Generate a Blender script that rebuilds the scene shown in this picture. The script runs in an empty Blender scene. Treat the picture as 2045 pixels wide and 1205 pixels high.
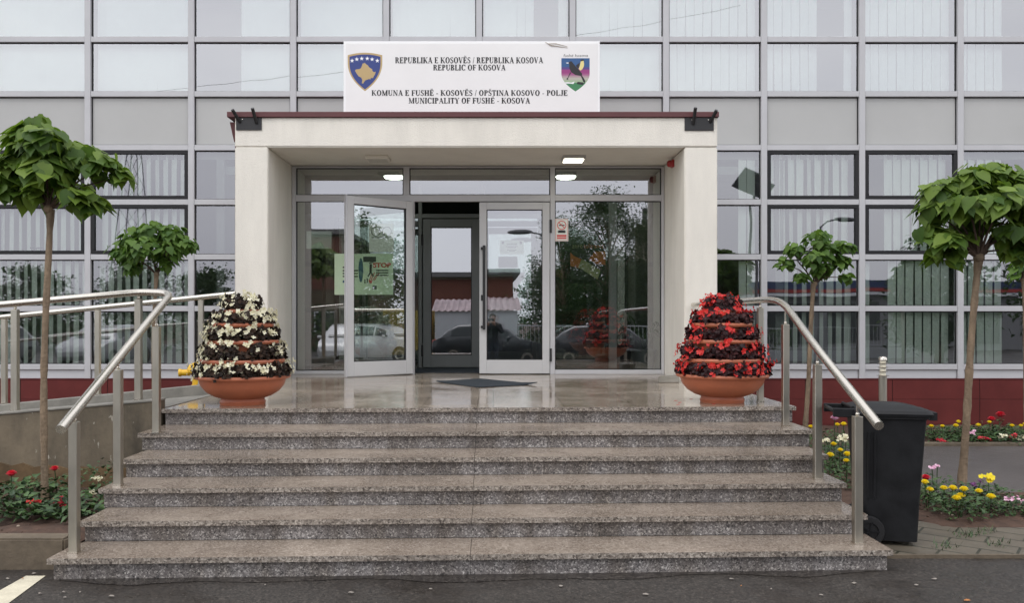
import bpy, bmesh, math, random
from mathutils import Vector, Matrix, Euler
R = math.radians
random.seed(7)
SC = bpy.context.scene
COL = SC.collection

# ------------------------------------------------------------------ camera, sky, sun, exposure
EYE = 0.75                      # eye above the landing (landing top is z = 0)
F, CX, CY = 1650.0, 985.0, 640.0
cam_d = bpy.data.cameras.new('camera'); cam = bpy.data.objects.new('camera', cam_d); COL.objects.link(cam)
cam.location = (0, 0, EYE); cam.rotation_euler = (R(90), 0, 0)
cam_d.sensor_width = 36; cam_d.lens = 36*F/2045
cam_d.shift_x = (1022.5-CX)/2045; cam_d.shift_y = (CY-602.5)/2045
cam_d.clip_start = 0.05; cam_d.clip_end = 2000
SC.camera = cam
W = bpy.data.worlds.new('World'); SC.world = W; W.use_nodes = True
wn = W.node_tree.nodes; wl = W.node_tree.links
bg = wn['Background']; bg.inputs[1].default_value = 0.125
sky = wn.new('ShaderNodeTexSky'); sky.sky_type = 'NISHITA'; sky.sun_disc = False
SUN_EL, SUN_AZ = 58, 205
sky.sun_elevation = R(SUN_EL); sky.sun_rotation = R(SUN_AZ); sky.dust_density = 4.0; sky.ozone_density = 2.0
hs = wn.new('ShaderNodeHueSaturation'); hs.inputs['Saturation'].default_value = 0.16; hs.inputs['Value'].default_value = 1.35
tc = wn.new('ShaderNodeTexCoord'); mp = wn.new('ShaderNodeMapping'); mp.inputs['Scale'].default_value = (1, 1, 2.6)
nz = wn.new('ShaderNodeTexNoise'); nz.inputs['Scale'].default_value = 2.2; nz.inputs['Detail'].default_value = 5
rp = wn.new('ShaderNodeValToRGB'); rp.color_ramp.elements[0].color = (.86, .86, .89, 1); rp.color_ramp.elements[1].color = (1.06, 1.06, 1.05, 1)
rp.color_ramp.elements[0].position = .3; rp.color_ramp.elements[1].position = .7
mx = wn.new('ShaderNodeMixRGB'); mx.blend_type = 'MULTIPLY'; mx.inputs[0].default_value = 1
wl.new(tc.outputs['Generated'], mp.inputs[0]); wl.new(mp.outputs[0], nz.inputs[0]); wl.new(nz.outputs[0], rp.inputs[0])
ov = wn.new('ShaderNodeMixRGB'); ov.inputs[0].default_value = .75; ov.inputs[2].default_value = (10.4, 10.5, 11.0, 1)   # even overcast veil over the sky
wl.new(sky.outputs[0], hs.inputs['Color']); wl.new(hs.outputs[0], ov.inputs[1]); wl.new(ov.outputs[0], mx.inputs[1]); wl.new(rp.outputs[0], mx.inputs[2]); wl.new(mx.outputs[0], bg.inputs[0])
sd = bpy.data.lights.new('sun', 'SUN'); sd.energy = 0.55; sd.angle = R(25); sd.color = (1, .97, .92)
sun = bpy.data.objects.new('sun', sd); COL.objects.link(sun)
sv = Vector((math.sin(R(SUN_AZ))*math.cos(R(SUN_EL)), math.cos(R(SUN_AZ))*math.cos(R(SUN_EL)), math.sin(R(SUN_EL))))
sun.rotation_euler = sv.to_track_quat('Z', 'Y').to_euler(); sun.location = (0, -20, 30)
SC.view_settings.view_transform = 'Standard'; SC.view_settings.look = 'None'; SC.view_settings.gamma = 1
SC.view_settings.exposure = 0.35
SC.cycles.max_bounces = 8; SC.cycles.transparent_max_bounces = 16; SC.cycles.caustics_reflective = True; SC.cycles.caustics_refractive = False; SC.cycles.blur_glossy = 1.0; SC.cycles.sample_clamp_indirect = 6
SC.cycles.use_denoising = True

# ------------------------------------------------------------------ helpers
def P(x, y, D): return Vector(((x-CX)*D/F, D, EYE-(y-CY)*D/F))
def PX(x, D): return (x-CX)*D/F
def PZ(y, D): return EYE-(y-CY)*D/F

def lerp(a, b, t): return a+(b-a)*t

class MB:
    def __init__(s): s.v = []; s.f = []; s.m = []; s.c = []; s.cur = 0; s.col = None
    def add(s, vs, fs):
        o = len(s.v); s.v += [tuple(v) for v in vs]
        for f in fs: s.f.append([o+i for i in f]); s.m.append(s.cur); s.c.append(s.col)
        return s
    def box(s, x0, x1, y0, y1, z0, z1):
        return s.add([(x0,y0,z0),(x1,y0,z0),(x1,y1,z0),(x0,y1,z0),(x0,y0,z1),(x1,y0,z1),(x1,y1,z1),(x0,y1,z1)],
                     [(0,3,2,1),(4,5,6,7),(0,1,5,4),(1,2,6,5),(2,3,7,6),(3,0,4,7)])
    def obox(s, c, ax, ay, az, M=None):      # oriented box: centre and three half-axis vectors
        c, ax, ay, az = map(Vector, (c, ax, ay, az)); vs = []
        for k in (-1, 1):
            for i, j in ((-1,-1),(1,-1),(1,1),(-1,1)): vs.append(c+ax*i+ay*j+az*k)
        return s.add(vs, [(0,3,2,1),(4,5,6,7),(0,1,5,4),(1,2,6,5),(2,3,7,6),(3,0,4,7)])
    def tube(s, pts, r, n=10, caps=True):
        pts = [Vector(p) for p in pts]; rs = r if isinstance(r, (list, tuple)) else [r]*len(pts)
        vs = []; prev = None
        for i, p in enumerate(pts):
            t = (pts[min(i+1, len(pts)-1)]-pts[max(i-1, 0)]).normalized()
            if prev is None:
                u = t.orthogonal().normalized()
            else:
                u = (prev-t*prev.dot(t))
                u = u.normalized() if u.length > 1e-6 else t.orthogonal().normalized()
            prev = u; w = t.cross(u)
            for k in range(n):
                a = 2*math.pi*k/n; vs.append(p+(u*math.cos(a)+w*math.sin(a))*rs[i])
        fs = []
        for i in range(len(pts)-1):
            for k in range(n):
                a = i*n+k; b = i*n+(k+1) % n; fs.append((a, b, b+n, a+n))
        if caps: fs.append(tuple(range(n-1, -1, -1))); fs.append(tuple((len(pts)-1)*n+k for k in range(n)))
        return s.add(vs, fs)
    def lathe(s, prof, n=40, c=(0,0,0), close=False):
        vs = []; fs = []
        for (r, z) in prof:
            for k in range(n):
                a = 2*math.pi*k/n; vs.append((c[0]+r*math.cos(a), c[1]+r*math.sin(a), c[2]+z))
        m = len(prof)
        for i in range(m-1):
            for k in range(n):
                a = i*n+k; b = i*n+(k+1) % n; fs.append((a, b, b+n, a+n))
        fs.append(tuple(range(n-1, -1, -1))); fs.append(tuple((m-1)*n+k for k in range(n)))
        return s.add(vs, fs)
    def ball(s, c, r, n=8, m=6, sx=1, sy=1, sz=1, M=None):
        vs = []; fs = []; c = Vector(c)
        for i in range(m+1):
            t = math.pi*i/m
            for k in range(n):
                a = 2*math.pi*k/n; d = Vector((math.sin(t)*math.cos(a)*sx, math.sin(t)*math.sin(a)*sy, math.cos(t)*sz))*r
                if M: d = M @ d
                vs.append(c+d)
        for i in range(m):
            for k in range(n):
                a = i*n+k; b = i*n+(k+1) % n; fs.append((a, a+n, b+n, b))
        return s.add(vs, fs)
    def prism(s, poly, f, d):               # polygon pts (2D) -> f(x,y) gives front vertex; extruded by vector d
        d = Vector(d); n = len(poly); vs = [Vector(f(*p)) for p in poly]; vs += [v+d for v in vs]
        fs = [tuple(range(n)), tuple(range(2*n-1, n-1, -1))]
        for i in range(n):
            j = (i+1) % n; fs.append((j, i, i+n, j+n))
        return s.add(vs, fs)
    def build(s, name, mat, parent=None, smooth=None, bevel=0, seg=1, loc=None):
        me = bpy.data.meshes.new(name); me.from_pydata(s.v, [], s.f); me.update()
        mats = mat if isinstance(mat, (list, tuple)) else [mat]
        for m in mats: me.materials.append(m)
        if len(mats) > 1: me.polygons.foreach_set('material_index', s.m)
        if any(c is not None for c in s.c):
            at = me.color_attributes.new('tint', 'FLOAT_COLOR', 'CORNER'); arr = []
            for p, c in zip(me.polygons, s.c):
                c = c or (.5, .5, .5)
                for _ in range(p.loop_total): arr += [c[0], c[1], c[2], 1]
            at.data.foreach_set('color', arr)
        if bevel:
            bm = bmesh.new(); bm.from_mesh(me)
            bmesh.ops.recalc_face_normals(bm, faces=bm.faces)
            es = [e for e in bm.edges if len(e.link_faces) == 2 and e.calc_face_angle(0) > R(30)]
            bmesh.ops.bevel(bm, geom=es, offset=bevel, segments=seg, affect='EDGES', clamp_overlap=True)
            bm.to_mesh(me); bm.free()
        if smooth is not None:
            me.polygons.foreach_set('use_smooth', [True]*len(me.polygons)); me.set_sharp_from_angle(angle=R(smooth))
        o = bpy.data.objects.new(name, me); COL.objects.link(o)
        if loc: o.location = loc
        if parent: o.parent = parent
        return o

def thing(name, label, cat, loc=(0,0,0), rz=0, group=None):
    o = bpy.data.objects.new(name, None); COL.objects.link(o); o.location = loc; o.rotation_euler = (0, 0, rz)
    o.empty_display_size = .1
    o['label'] = label; o['category'] = cat
    if group: o['group'] = group
    return o
def tag(o, label, cat, group=None):
    o['label'] = label; o['category'] = cat
    if group: o['group'] = group
    return o
def kind(o, k): o['kind'] = k; return o

def text_mesh(s, mb, f, size=1.0, width=None, align='C', bold=0.0):
    cu = bpy.data.curves.new('t', 'FONT'); cu.body = s; cu.size = size; cu.offset = bold; cu.resolution_u = 3
    ob = bpy.data.objects.new('t', cu); COL.objects.link(ob)
    bpy.context.view_layer.update()
    me = bpy.data.meshes.new_from_object(ob)
    xs = [v.co.x for v in me.vertices] or [0]; x0, x1 = min(xs), max(xs)
    k = (width/(x1-x0)) if width else 1
    off = -(x0+x1)/2*k if align == 'C' else -x0*k
    mb.add([f(v.co.x*k+off, v.co.y) for v in me.vertices], [tuple(p.vertices) for p in me.polygons])
    bpy.data.objects.remove(ob); bpy.data.curves.remove(cu); bpy.data.meshes.remove(me)

# ------------------------------------------------------------------ materials
def M(name, col, rough=.5, metal=0, var=0.0, scale=4, bump=0, bscale=60, spec=.5, tint=None, detail=6, rvar=0, streak=None, coat=0):
    m = bpy.data.materials.new(name); m.use_nodes = True; n = m.node_tree.nodes; l = m.node_tree.links
    b = n['Principled BSDF']; b.inputs['Roughness'].default_value = rough; b.inputs['Metallic'].default_value = metal
    b.inputs['Specular IOR Level'].default_value = spec; b.inputs['Coat Weight'].default_value = coat
    col = (*col, 1)
    b.inputs['Base Color'].default_value = col
    src = None
    tcn = n.new('ShaderNodeTexCoord')
    if var:
        mpn = n.new('ShaderNodeMapping'); l.new(tcn.outputs['Object'], mpn.inputs[0])
        if streak: mpn.inputs['Scale'].default_value = streak
        t = n.new('ShaderNodeTexNoise'); t.inputs['Scale'].default_value = scale; t.inputs['Detail'].default_value = detail; t.inputs['Roughness'].default_value = .65
        l.new(mpn.outputs[0], t.inputs[0])
        r = n.new('ShaderNodeValToRGB'); r.color_ramp.elements[0].position = .28; r.color_ramp.elements[1].position = .72
        r.color_ramp.elements[0].color = tuple(c*(1-var) for c in col[:3])+(1,)
        r.color_ramp.elements[1].color = tuple(min(1, c*(1+var)) for c in col[:3])+(1,)
        l.new(t.outputs[0], r.inputs[0]); src = r.outputs[0]
        if rvar:
            mr = n.new('ShaderNodeMapRange'); mr.inputs[1].default_value = .3; mr.inputs[2].default_value = .7
            mr.inputs[3].default_value = max(0, rough-rvar); mr.inputs[4].default_value = rough+rvar
            l.new(t.outputs[0], mr.inputs[0]); l.new(mr.outputs[0], b.inputs['Roughness'])
    if tint:                                   # per-leaf colour attribute picks between two greens
        a = n.new('ShaderNodeVertexColor'); a.layer_name = 'tint'
        mxn = n.new('ShaderNodeMixRGB'); mxn.blend_type = 'MIX'
        l.new(a.outputs[0], mxn.inputs[0])
        if src: l.new(src, mxn.inputs[1])
        else: mxn.inputs[1].default_value = col
        mxn.inputs[2].default_value = (*tint, 1); src = mxn.outputs[0]
    if src: l.new(src, b.inputs['Base Color'])
    if bump:
        t2 = n.new('ShaderNodeTexNoise'); t2.inputs['Scale'].default_value = bscale; t2.inputs['Detail'].default_value = 5
        l.new(tcn.outputs['Object'], t2.inputs[0])
        bn = n.new('ShaderNodeBump'); bn.inputs['Strength'].default_value = min(1, bump); bn.inputs['Distance'].default_value = .01
        l.new(t2.outputs[0], bn.inputs['Height']); l.new(bn.outputs[0], b.inputs['Normal'])
    return m

def thin(m, k=.35, gain=1.5):
    """let some daylight through a leaf or petal"""
    n = m.node_tree.nodes; l = m.node_tree.links; b = n['Principled BSDF']; out = [x for x in n if x.type == 'OUTPUT_MATERIAL'][0]
    t = n.new('ShaderNodeBsdfTranslucent'); src = b.inputs['Base Color'].links[0].from_socket if b.inputs['Base Color'].links else None
    hsn = n.new('ShaderNodeHueSaturation'); hsn.inputs['Value'].default_value = gain; hsn.inputs['Saturation'].default_value = 1.1
    if src: l.new(src, hsn.inputs['Color'])
    else: hsn.inputs['Color'].default_value = b.inputs['Base Color'].default_value
    l.new(hsn.outputs[0], t.inputs[0]); mi = n.new('ShaderNodeMixShader'); mi.inputs[0].default_value = k
    l.new(b.outputs[0], mi.inputs[1]); l.new(t.outputs[0], mi.inputs[2]); l.new(mi.outputs[0], out.inputs[0]); return m
def spots(m, scale, thr, col):
    """sparse pale flecks (lime, paint, bird marks) over a material's own colour"""
    n = m.node_tree.nodes; l = m.node_tree.links; b = n['Principled BSDF']; src = b.inputs['Base Color'].links[0].from_socket
    tcn = n.new('ShaderNodeTexCoord'); mpn = n.new('ShaderNodeMapping'); mpn.inputs['Scale'].default_value = (1, 1, .55)
    v = n.new('ShaderNodeTexNoise'); v.inputs['Scale'].default_value = scale; v.inputs['Detail'].default_value = 3
    r = n.new('ShaderNodeValToRGB'); r.color_ramp.elements[0].position = thr; r.color_ramp.elements[1].position = thr+.04
    mi = n.new('ShaderNodeMixRGB'); mi.inputs[2].default_value = (*col, 1)
    l.new(tcn.outputs['Object'], mpn.inputs[0]); l.new(mpn.outputs[0], v.inputs[0]); l.new(v.outputs[0], r.inputs[0]); l.new(r.outputs[0], mi.inputs[0]); l.new(src, mi.inputs[1]); l.new(mi.outputs[0], b.inputs['Base Color'])
    return m
def emis(name, col, s):
    m = bpy.data.materials.new(name); m.use_nodes = True; n = m.node_tree.nodes; b = n['Principled BSDF']
    b.inputs['Base Color'].default_value = (.8, .8, .78, 1); b.inputs['Emission Color'].default_value = (*col, 1); b.inputs['Emission Strength'].default_value = s
    return m

def glass(name, tint, refl, base, wavy=0.0, rough=0.0):
    m = bpy.data.materials.new(name); m.use_nodes = True; n = m.node_tree.nodes; l = m.node_tree.links
    for x in list(n):
        if x.type != 'OUTPUT_MATERIAL': n.remove(x)
    out = [x for x in n if x.type == 'OUTPUT_MATERIAL'][0]
    tr = n.new('ShaderNodeBsdfTransparent'); tr.inputs[0].default_value = (*tint, 1)
    gl = n.new('ShaderNodeBsdfGlossy'); gl.inputs['Color'].default_value = (*refl, 1); gl.inputs['Roughness'].default_value = rough
    fr = n.new('ShaderNodeFresnel'); fr.inputs['IOR'].default_value = 1.5
    ad = n.new('ShaderNodeMath'); ad.operation = 'ADD'; ad.use_clamp = True; ad.inputs[1].default_value = base
    mi = n.new('ShaderNodeMixShader')
    l.new(fr.outputs[0], ad.inputs[0]); l.new(ad.outputs[0], mi.inputs[0]); l.new(tr.outputs[0], mi.inputs[1]); l.new(gl.outputs[0], mi.inputs[2])
    if wavy:
        tcn = n.new('ShaderNodeTexCoord'); t = n.new('ShaderNodeTexNoise'); t.inputs['Scale'].default_value = 1.1; t.inputs['Detail'].default_value = 1
        bn = n.new('ShaderNodeBump'); bn.inputs['Strength'].default_value = wavy; bn.inputs['Distance'].default_value = .02
        l.new(tcn.outputs['Object'], t.inputs[0]); l.new(t.outputs[0], bn.inputs['Height']); l.new(bn.outputs[0], gl.inputs['Normal'])
    l.new(mi.outputs[0], out.inputs[0])
    return m

def granite(name, cols, scale, rough, bump=.0, tile=None, rvar=.1, streak=None, bfine=0):
    """speckled stone: Voronoi flakes coloured through a ramp; tile=(w,d) adds joints in the object's own x/y"""
    m = bpy.data.materials.new(name); m.use_nodes = True; n = m.node_tree.nodes; l = m.node_tree.links
    b = n['Principled BSDF']; tcn = n.new('ShaderNodeTexCoord')
    nzv = n.new('ShaderNodeTexNoise'); nzv.inputs['Scale'].default_value = scale*.8; nzv.inputs['Detail'].default_value = 3
    mixv = n.new('ShaderNodeMixRGB'); mixv.inputs[0].default_value = .02
    v = n.new('ShaderNodeTexVoronoi'); v.inputs['Scale'].default_value = scale
    l.new(tcn.outputs['Object'], nzv.inputs[0]); l.new(tcn.outputs['Object'], mixv.inputs[1]); l.new(nzv.outputs['Color'], mixv.inputs[2]); l.new(mixv.outputs[0], v.inputs['Vector'])
    sep = n.new('ShaderNodeSeparateColor'); l.new(v.outputs['Color'], sep.inputs[0])
    r = n.new('ShaderNodeValToRGB'); els = r.color_ramp.elements
    r.color_ramp.interpolation = 'LINEAR'
    while len(els) < len(cols): els.new(.5)
    for e, (p, c) in zip(els, cols): e.position = p; e.color = (*c, 1)
    l.new(sep.outputs[0], r.inputs[0])
    big = n.new('ShaderNodeTexNoise'); big.inputs['Scale'].default_value = 1.3; big.inputs['Detail'].default_value = 7; big.inputs['Roughness'].default_value = .7
    l.new(tcn.outputs['Object'], big.inputs[0])
    r2 = n.new('ShaderNodeValToRGB'); r2.color_ramp.elements[0].position = .3; r2.color_ramp.elements[1].position = .7
    r2.color_ramp.elements[0].color = (.68, .65, .62, 1); r2.color_ramp.elements[1].color = (1.12, 1.1, 1.07, 1)
    l.new(big.outputs[0], r2.inputs[0])
    mu = n.new('ShaderNodeMixRGB'); mu.blend_type = 'MULTIPLY'; mu.inputs[0].default_value = 1
    l.new(r.outputs[0], mu.inputs[1]); l.new(r2.outputs[0], mu.inputs[2]); src = mu.outputs[0]
    if tile:
        br = n.new('ShaderNodeTexBrick'); br.offset = 0; br.inputs['Scale'].default_value = 1
        br.inputs['Brick Width'].default_value = tile[0]; br.inputs['Row Height'].default_value = tile[1]; br.inputs['Mortar Size'].default_value = .004
        br.inputs['Color1'].default_value = (1, 1, 1, 1); br.inputs['Color2'].default_value = (.82, .8, .78, 1); br.inputs['Mortar'].default_value = (.4, .38, .35, 1)
        l.new(tcn.outputs['Object'], br.inputs[0])
        m3 = n.new('ShaderNodeMixRGB'); m3.blend_type = 'MULTIPLY'; m3.inputs[0].default_value = 1
        l.new(src, m3.inputs[1]); l.new(br.outputs[0], m3.inputs[2]); src = m3.outputs[0]
    if streak:                                 # run-off stains, drawn out along one axis
        ms = n.new('ShaderNodeMapping'); ms.inputs['Scale'].default_value = streak; l.new(tcn.outputs['Object'], ms.inputs[0])
        ns = n.new('ShaderNodeTexNoise'); ns.inputs['Scale'].default_value = 3.0; ns.inputs['Detail'].default_value = 6; l.new(ms.outputs[0], ns.inputs[0])
        rs = n.new('ShaderNodeValToRGB'); rs.color_ramp.elements[0].position = .36; rs.color_ramp.elements[1].position = .58
        rs.color_ramp.elements[0].color = (.58, .54, .49, 1); rs.color_ramp.elements[1].color = (1, 1, 1, 1); l.new(ns.outputs[0], rs.inputs[0])
        m4 = n.new('ShaderNodeMixRGB'); m4.blend_type = 'MULTIPLY'; m4.inputs[0].default_value = .8
        l.new(src, m4.inputs[1]); l.new(rs.outputs[0], m4.inputs[2]); src = m4.outputs[0]
    l.new(src, b.inputs['Base Color'])
    mr = n.new('ShaderNodeMapRange'); mr.inputs[1].default_value = .35; mr.inputs[2].default_value = .65
    mr.inputs[3].default_value = max(.02, rough-rvar); mr.inputs[4].default_value = rough+rvar
    l.new(big.outputs[0], mr.inputs[0]); l.new(mr.outputs[0], b.inputs['Roughness'])
    if bump:
        t2 = n.new('ShaderNodeTexNoise'); t2.inputs['Scale'].default_value = bfine or 3; t2.inputs['Detail'].default_value = 4
        l.new(tcn.outputs['Object'], t2.inputs[0])
        bn = n.new('ShaderNodeBump'); bn.inputs['Strength'].default_value = bump; bn.inputs['Distance'].default_value = .004
        l.new(t2.outputs[0], bn.inputs['Height']); l.new(bn.outputs[0], b.inputs['Normal'])
    return m

alu = M('aluminium', (.49, .49, .505), .44, .0, var=.05, scale=3)
alu_door = M('door_aluminium', (.52, .52, .52), .38, .0, var=.05, scale=2)
alu_dark = M('inner_aluminium', (.17, .18, .18), .4, 0, var=.05)
blackm = M('black_metal', (.018, .018, .02), .5)
gasket = M('gasket', (.012, .012, .013), .7)
dframe = M('dark_frame', (.016, .016, .018), .5, spec=.3)
steel = M('brushed_steel', (.66, .62, .55), .24, 1.0, var=.08, scale=6, streak=(30, 30, 1), rvar=.06)
steel_post = M('post_steel', (.54, .51, .44), .36, 1.0, var=.14, scale=5, streak=(1, 1, .3), rvar=.08)
plaster = M('plaster', (.80, .765, .69), .9, var=.085, scale=2.4, streak=(1.3, 1.3, .3), bump=.7, bscale=120, spec=.2)
soffit = M('soffit_plaster', (.80, .77, .70), .9, var=.05, scale=2, bump=.3, bscale=120, spec=.2)
redmetal = M('red_flashing', (.105, .028, .03), .45, var=.1)
redtile = M('red_tile', (.125, .026, .024), .6, var=.2, scale=2, bump=.1, rvar=.08, spec=.2)
spandrel = M('spandrel_glass', (.43, .43, .42), .22, 0, var=.06, scale=.6, spec=.4)
whitepanel = M('sill_panel', (.52, .53, .55), .4, var=.03)
blindm = M('blind_fabric', (.82, .86, .80), .9, var=.05, scale=2)
blindw = M('white_blind_fabric', (.88, .91, .89), .9, var=.04, scale=2)
room = M('office_wall', (.26, .27, .26), .9)
lobbyw = M('lobby_wall', (.24, .26, .24), .8, var=.1)
lobbyf = M('lobby_floor', (.10, .095, .09), .15)
g_facade = glass('facade_glass', (.87, .925, .89), (.95, .95, 1.0), .20, wavy=.07)
g_upper = glass('upper_facade_glass', (.90, .96, .94), (.97, .975, .99), .34, wavy=.07)
g_door = glass('door_glass', (.84, .91, .87), (.92, .93, .98), .29, wavy=.03)
g_in = glass('inner_glass', (.5, .56, .54), (.9, .92, .96), .36)
clear = glass('clear_glass', (.97, .99, .98), (1, 1, 1), -1)
signw = M('sign_white', (.83, .82, .81), .5, var=.03, scale=1.5)
signe = M('sign_edge', (.9, .9, .9), .4)
ink = M('black_ink', (.02, .02, .022), .6)
gold = M('emblem_gold', (.50, .36, .17), .5)
eblue = M('emblem_blue', (.028, .05, .22), .5)
ewhite = M('emblem_white', (.88, .88, .9), .5)
terra = M('terracotta_plastic', (.44, .135, .066), .42, var=.14, scale=5, bump=.08, rvar=.1)
soil = M('soil', (.075, .042, .028), .95, var=.45, scale=9, bump=1, bscale=22)
bark = M('bark', (.20, .145, .095), .85, var=.45, scale=16, streak=(1, 1, .3), bump=1, bscale=45)
twigm = M('twig', (.085, .055, .04), .8, var=.2)
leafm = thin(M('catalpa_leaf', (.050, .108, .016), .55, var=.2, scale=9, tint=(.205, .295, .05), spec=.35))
leafs = thin(M('small_tree_leaf', (.046, .105, .02), .55, var=.2, scale=9, tint=(.145, .24, .045), spec=.35))
begl = M('begonia_leaf', (.014, .009, .007), .55, tint=(.045, .024, .014), spec=.2)
begr = M('red_begonia_leaf', (.014, .005, .006), .5, tint=(.055, .012, .012), spec=.25)
wpet = thin(M('white_petal', (.74, .69, .44), .6, tint=(.86, .83, .66)), .25, 1.0)
rpet = thin(M('red_petal', (.55, .012, .016), .5, tint=(.80, .05, .035)), .3, 1.1)
ypet = thin(M('yellow_petal', (.88, .68, .012), .6, tint=(.92, .78, .04)), .25, 1.0)
ppet = M('pink_petal', (.60, .24, .40), .6, tint=(.75, .55, .64))
pupet = M('purple_petal', (.10, .02, .10), .6, tint=(.2, .05, .2))
redrose = thin(M('rose_petal', (.55, .012, .035), .55, tint=(.78, .05, .08)), .25, 1.0)
bedleaf = M('bed_leaf', (.018, .045, .014), .5, tint=(.06, .12, .03))
concrete = M('concrete', (.125, .101, .069), .7, var=.7, scale=2.6, streak=(1.2, 1, .5), bump=.35, bscale=25, detail=9, rvar=.15)
conc_low = M('stained_concrete', (.12, .076, .036), .85, var=.5, scale=4, bump=.6, bscale=18, detail=9)
spots(concrete, 17, .70, (.36, .33, .27)); spots(conc_low, 20, .70, (.34, .28, .18))
kerbm = M('kerb_concrete', (.125, .098, .068), .8, var=.35, scale=5, bump=.5, bscale=30)
curbt = M('curb_top', (.22, .21, .185), .7, var=.25, scale=5, bump=.3)
asphalt2 = M('path_asphalt', (.085, .074, .070), .45, var=.25, scale=1.0, bump=.5, bscale=120, rvar=.15, detail=8)
paint = M('road_paint', (.60, .55, .42), .7, var=.22, scale=7, bump=.3)
binm = M('black_plastic', (.010, .0105, .012), .55, spec=.3, var=.5, scale=6, bump=.1, bscale=200, rvar=.08)
rubber = M('rubber', (.01, .01, .011), .7)
matm = M('doormat', (.018, .026, .034), .9, var=.25, scale=60, bump=.8, bscale=200)
blockm = M('stone_block', (.20, .185, .155), .8, var=.25, bump=.4)
yellow = M('yellow_paint', (.78, .47, .03), .4)
redplastic = M('red_plastic', (.35, .02, .02), .35)
lampw = emis('lamp_lit', (1, .95, .74), 6)
lampg = emis('round_lamp_lit', (.95, 1, .86), 7)
lampoff = M('lamp_unlit', (.60, .58, .52), .5)
paper = M('paper', (.74, .76, .70), .8)
postg = M('poster_green', (.62, .76, .54), .7, var=.06)
postred = M('poster_red', (.50, .06, .04), .7)
orange = M('poster_orange', (.62, .20, .05), .7)
noteg = M('poster_note', (.40, .44, .20), .7)
foldleaf = M('palm_leaf', (.06, .12, .05), .5)
greyp = M('grey_pot', (.16, .17, .17), .5)
rockgrey = granite('riser_granite', [(0, (.05,.048,.05)), (.22, (.18,.168,.168)), (.66, (.265,.25,.248)), (.86, (.40,.385,.38)), (1, (.70,.68,.66))], 124, .5, rvar=.12, streak=(2.2, 1, .25))
treadst = granite('tread_granite', [(0, (.155,.124,.098)), (.4, (.245,.202,.165)), (.75, (.30,.252,.21)), (1, (.43,.38,.33))], 125, .26, bump=.15, rvar=.16)
landst = granite('landing_granite', [(0, (.24,.20,.155)), (.5, (.35,.295,.24)), (1, (.46,.40,.33))], 90, .12, bump=.22, tile=(.62,.62), rvar=.08)
nosest = granite('nosing_granite', [(0, (.06,.05,.045)), (.35, (.22,.19,.165)), (.7, (.31,.28,.25)), (1, (.50,.46,.41))], 110, .35, rvar=.1)

asphalt = granite('asphalt', [(0, (.015,.013,.011)), (.45, (.034,.029,.025)), (.9, (.050,.043,.037)), (1, (.085,.074,.064))], 95, .5, bump=.5, rvar=.28, bfine=70)
wet = granite('damp_asphalt', [(0, (.014,.012,.011)), (.6, (.034,.029,.026)), (1, (.10,.09,.08))], 95, .30, bump=.3, rvar=.14, bfine=70)
def pavers(name):
    m = bpy.data.materials.new(name); m.use_nodes = True; n = m.node_tree.nodes; l = m.node_tree.links; b = n['Principled BSDF']
    tcn = n.new('ShaderNodeTexCoord'); mpn = n.new('ShaderNodeMapping'); mpn.inputs['Rotation'].default_value = (0, 0, R(38))
    br = n.new('ShaderNodeTexBrick'); br.inputs['Scale'].default_value = 1; br.inputs['Brick Width'].default_value = .42; br.inputs['Row Height'].default_value = .2
    br.inputs['Mortar Size'].default_value = .009; br.inputs['Color1'].default_value = (.115, .098, .078, 1); br.inputs['Color2'].default_value = (.15, .13, .105, 1); br.inputs['Mortar'].default_value = (.035, .035, .022, 1)
    nz_ = n.new('ShaderNodeTexNoise'); nz_.inputs['Scale'].default_value = 6; nz_.inputs['Detail'].default_value = 8
    rr = n.new('ShaderNodeValToRGB'); rr.color_ramp.elements[0].color = (.55, .55, .5, 1); rr.color_ramp.elements[1].color = (1.3, 1.28, 1.2, 1)
    mu = n.new('ShaderNodeMixRGB'); mu.blend_type = 'MULTIPLY'; mu.inputs[0].default_value = 1
    l.new(tcn.outputs['Object'], mpn.inputs[0]); l.new(mpn.outputs[0], br.inputs[0]); l.new(tcn.outputs['Object'], nz_.inputs[0]); l.new(nz_.outputs[0], rr.inputs[0])
    l.new(br.outputs[0], mu.inputs[1]); l.new(rr.outputs[0], mu.inputs[2]); l.new(mu.outputs[0], b.inputs['Base Color'])
    bn = n.new('ShaderNodeBump'); bn.inputs['Strength'].default_value = .5; bn.inputs['Distance'].default_value = .01; bn.invert = True
    l.new(br.outputs['Fac'], bn.inputs['Height']); l.new(bn.outputs[0], b.inputs['Normal']); b.inputs['Roughness'].default_value = .55
    return m
paverm = pavers('pavers')

# ------------------------------------------------------------------ ground
GZ = -0.81
def sheet(name, pts, z, mat):
    mb = MB(); mb.add([(x, y, z) for x, y in pts], [tuple(range(len(pts)))]); return kind(mb.build(name, mat), 'structure')
sheet('ground', [(-400, -400), (400, -400), (400, 400), (-400, 400)], GZ-.03, soil)
sheet('asphalt_lot', [(-90, -34), (90, -34), (90, 5.42), (2.4, 5.42), (2.4, 5.2), (-90, 5.2)], GZ, asphalt)
sheet('paved_strip', [(2.3, 5.42), (60, 5.42), (60, 6.15), (3.42, 6.13), (3.2, 6.42), (2.3, 6.5)], GZ+.02, paverm)
kind(MB().box(2.3, 60, 5.40, 5.425, GZ-.02, GZ+.024).build('paving_edge', kerbm), 'structure')
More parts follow.
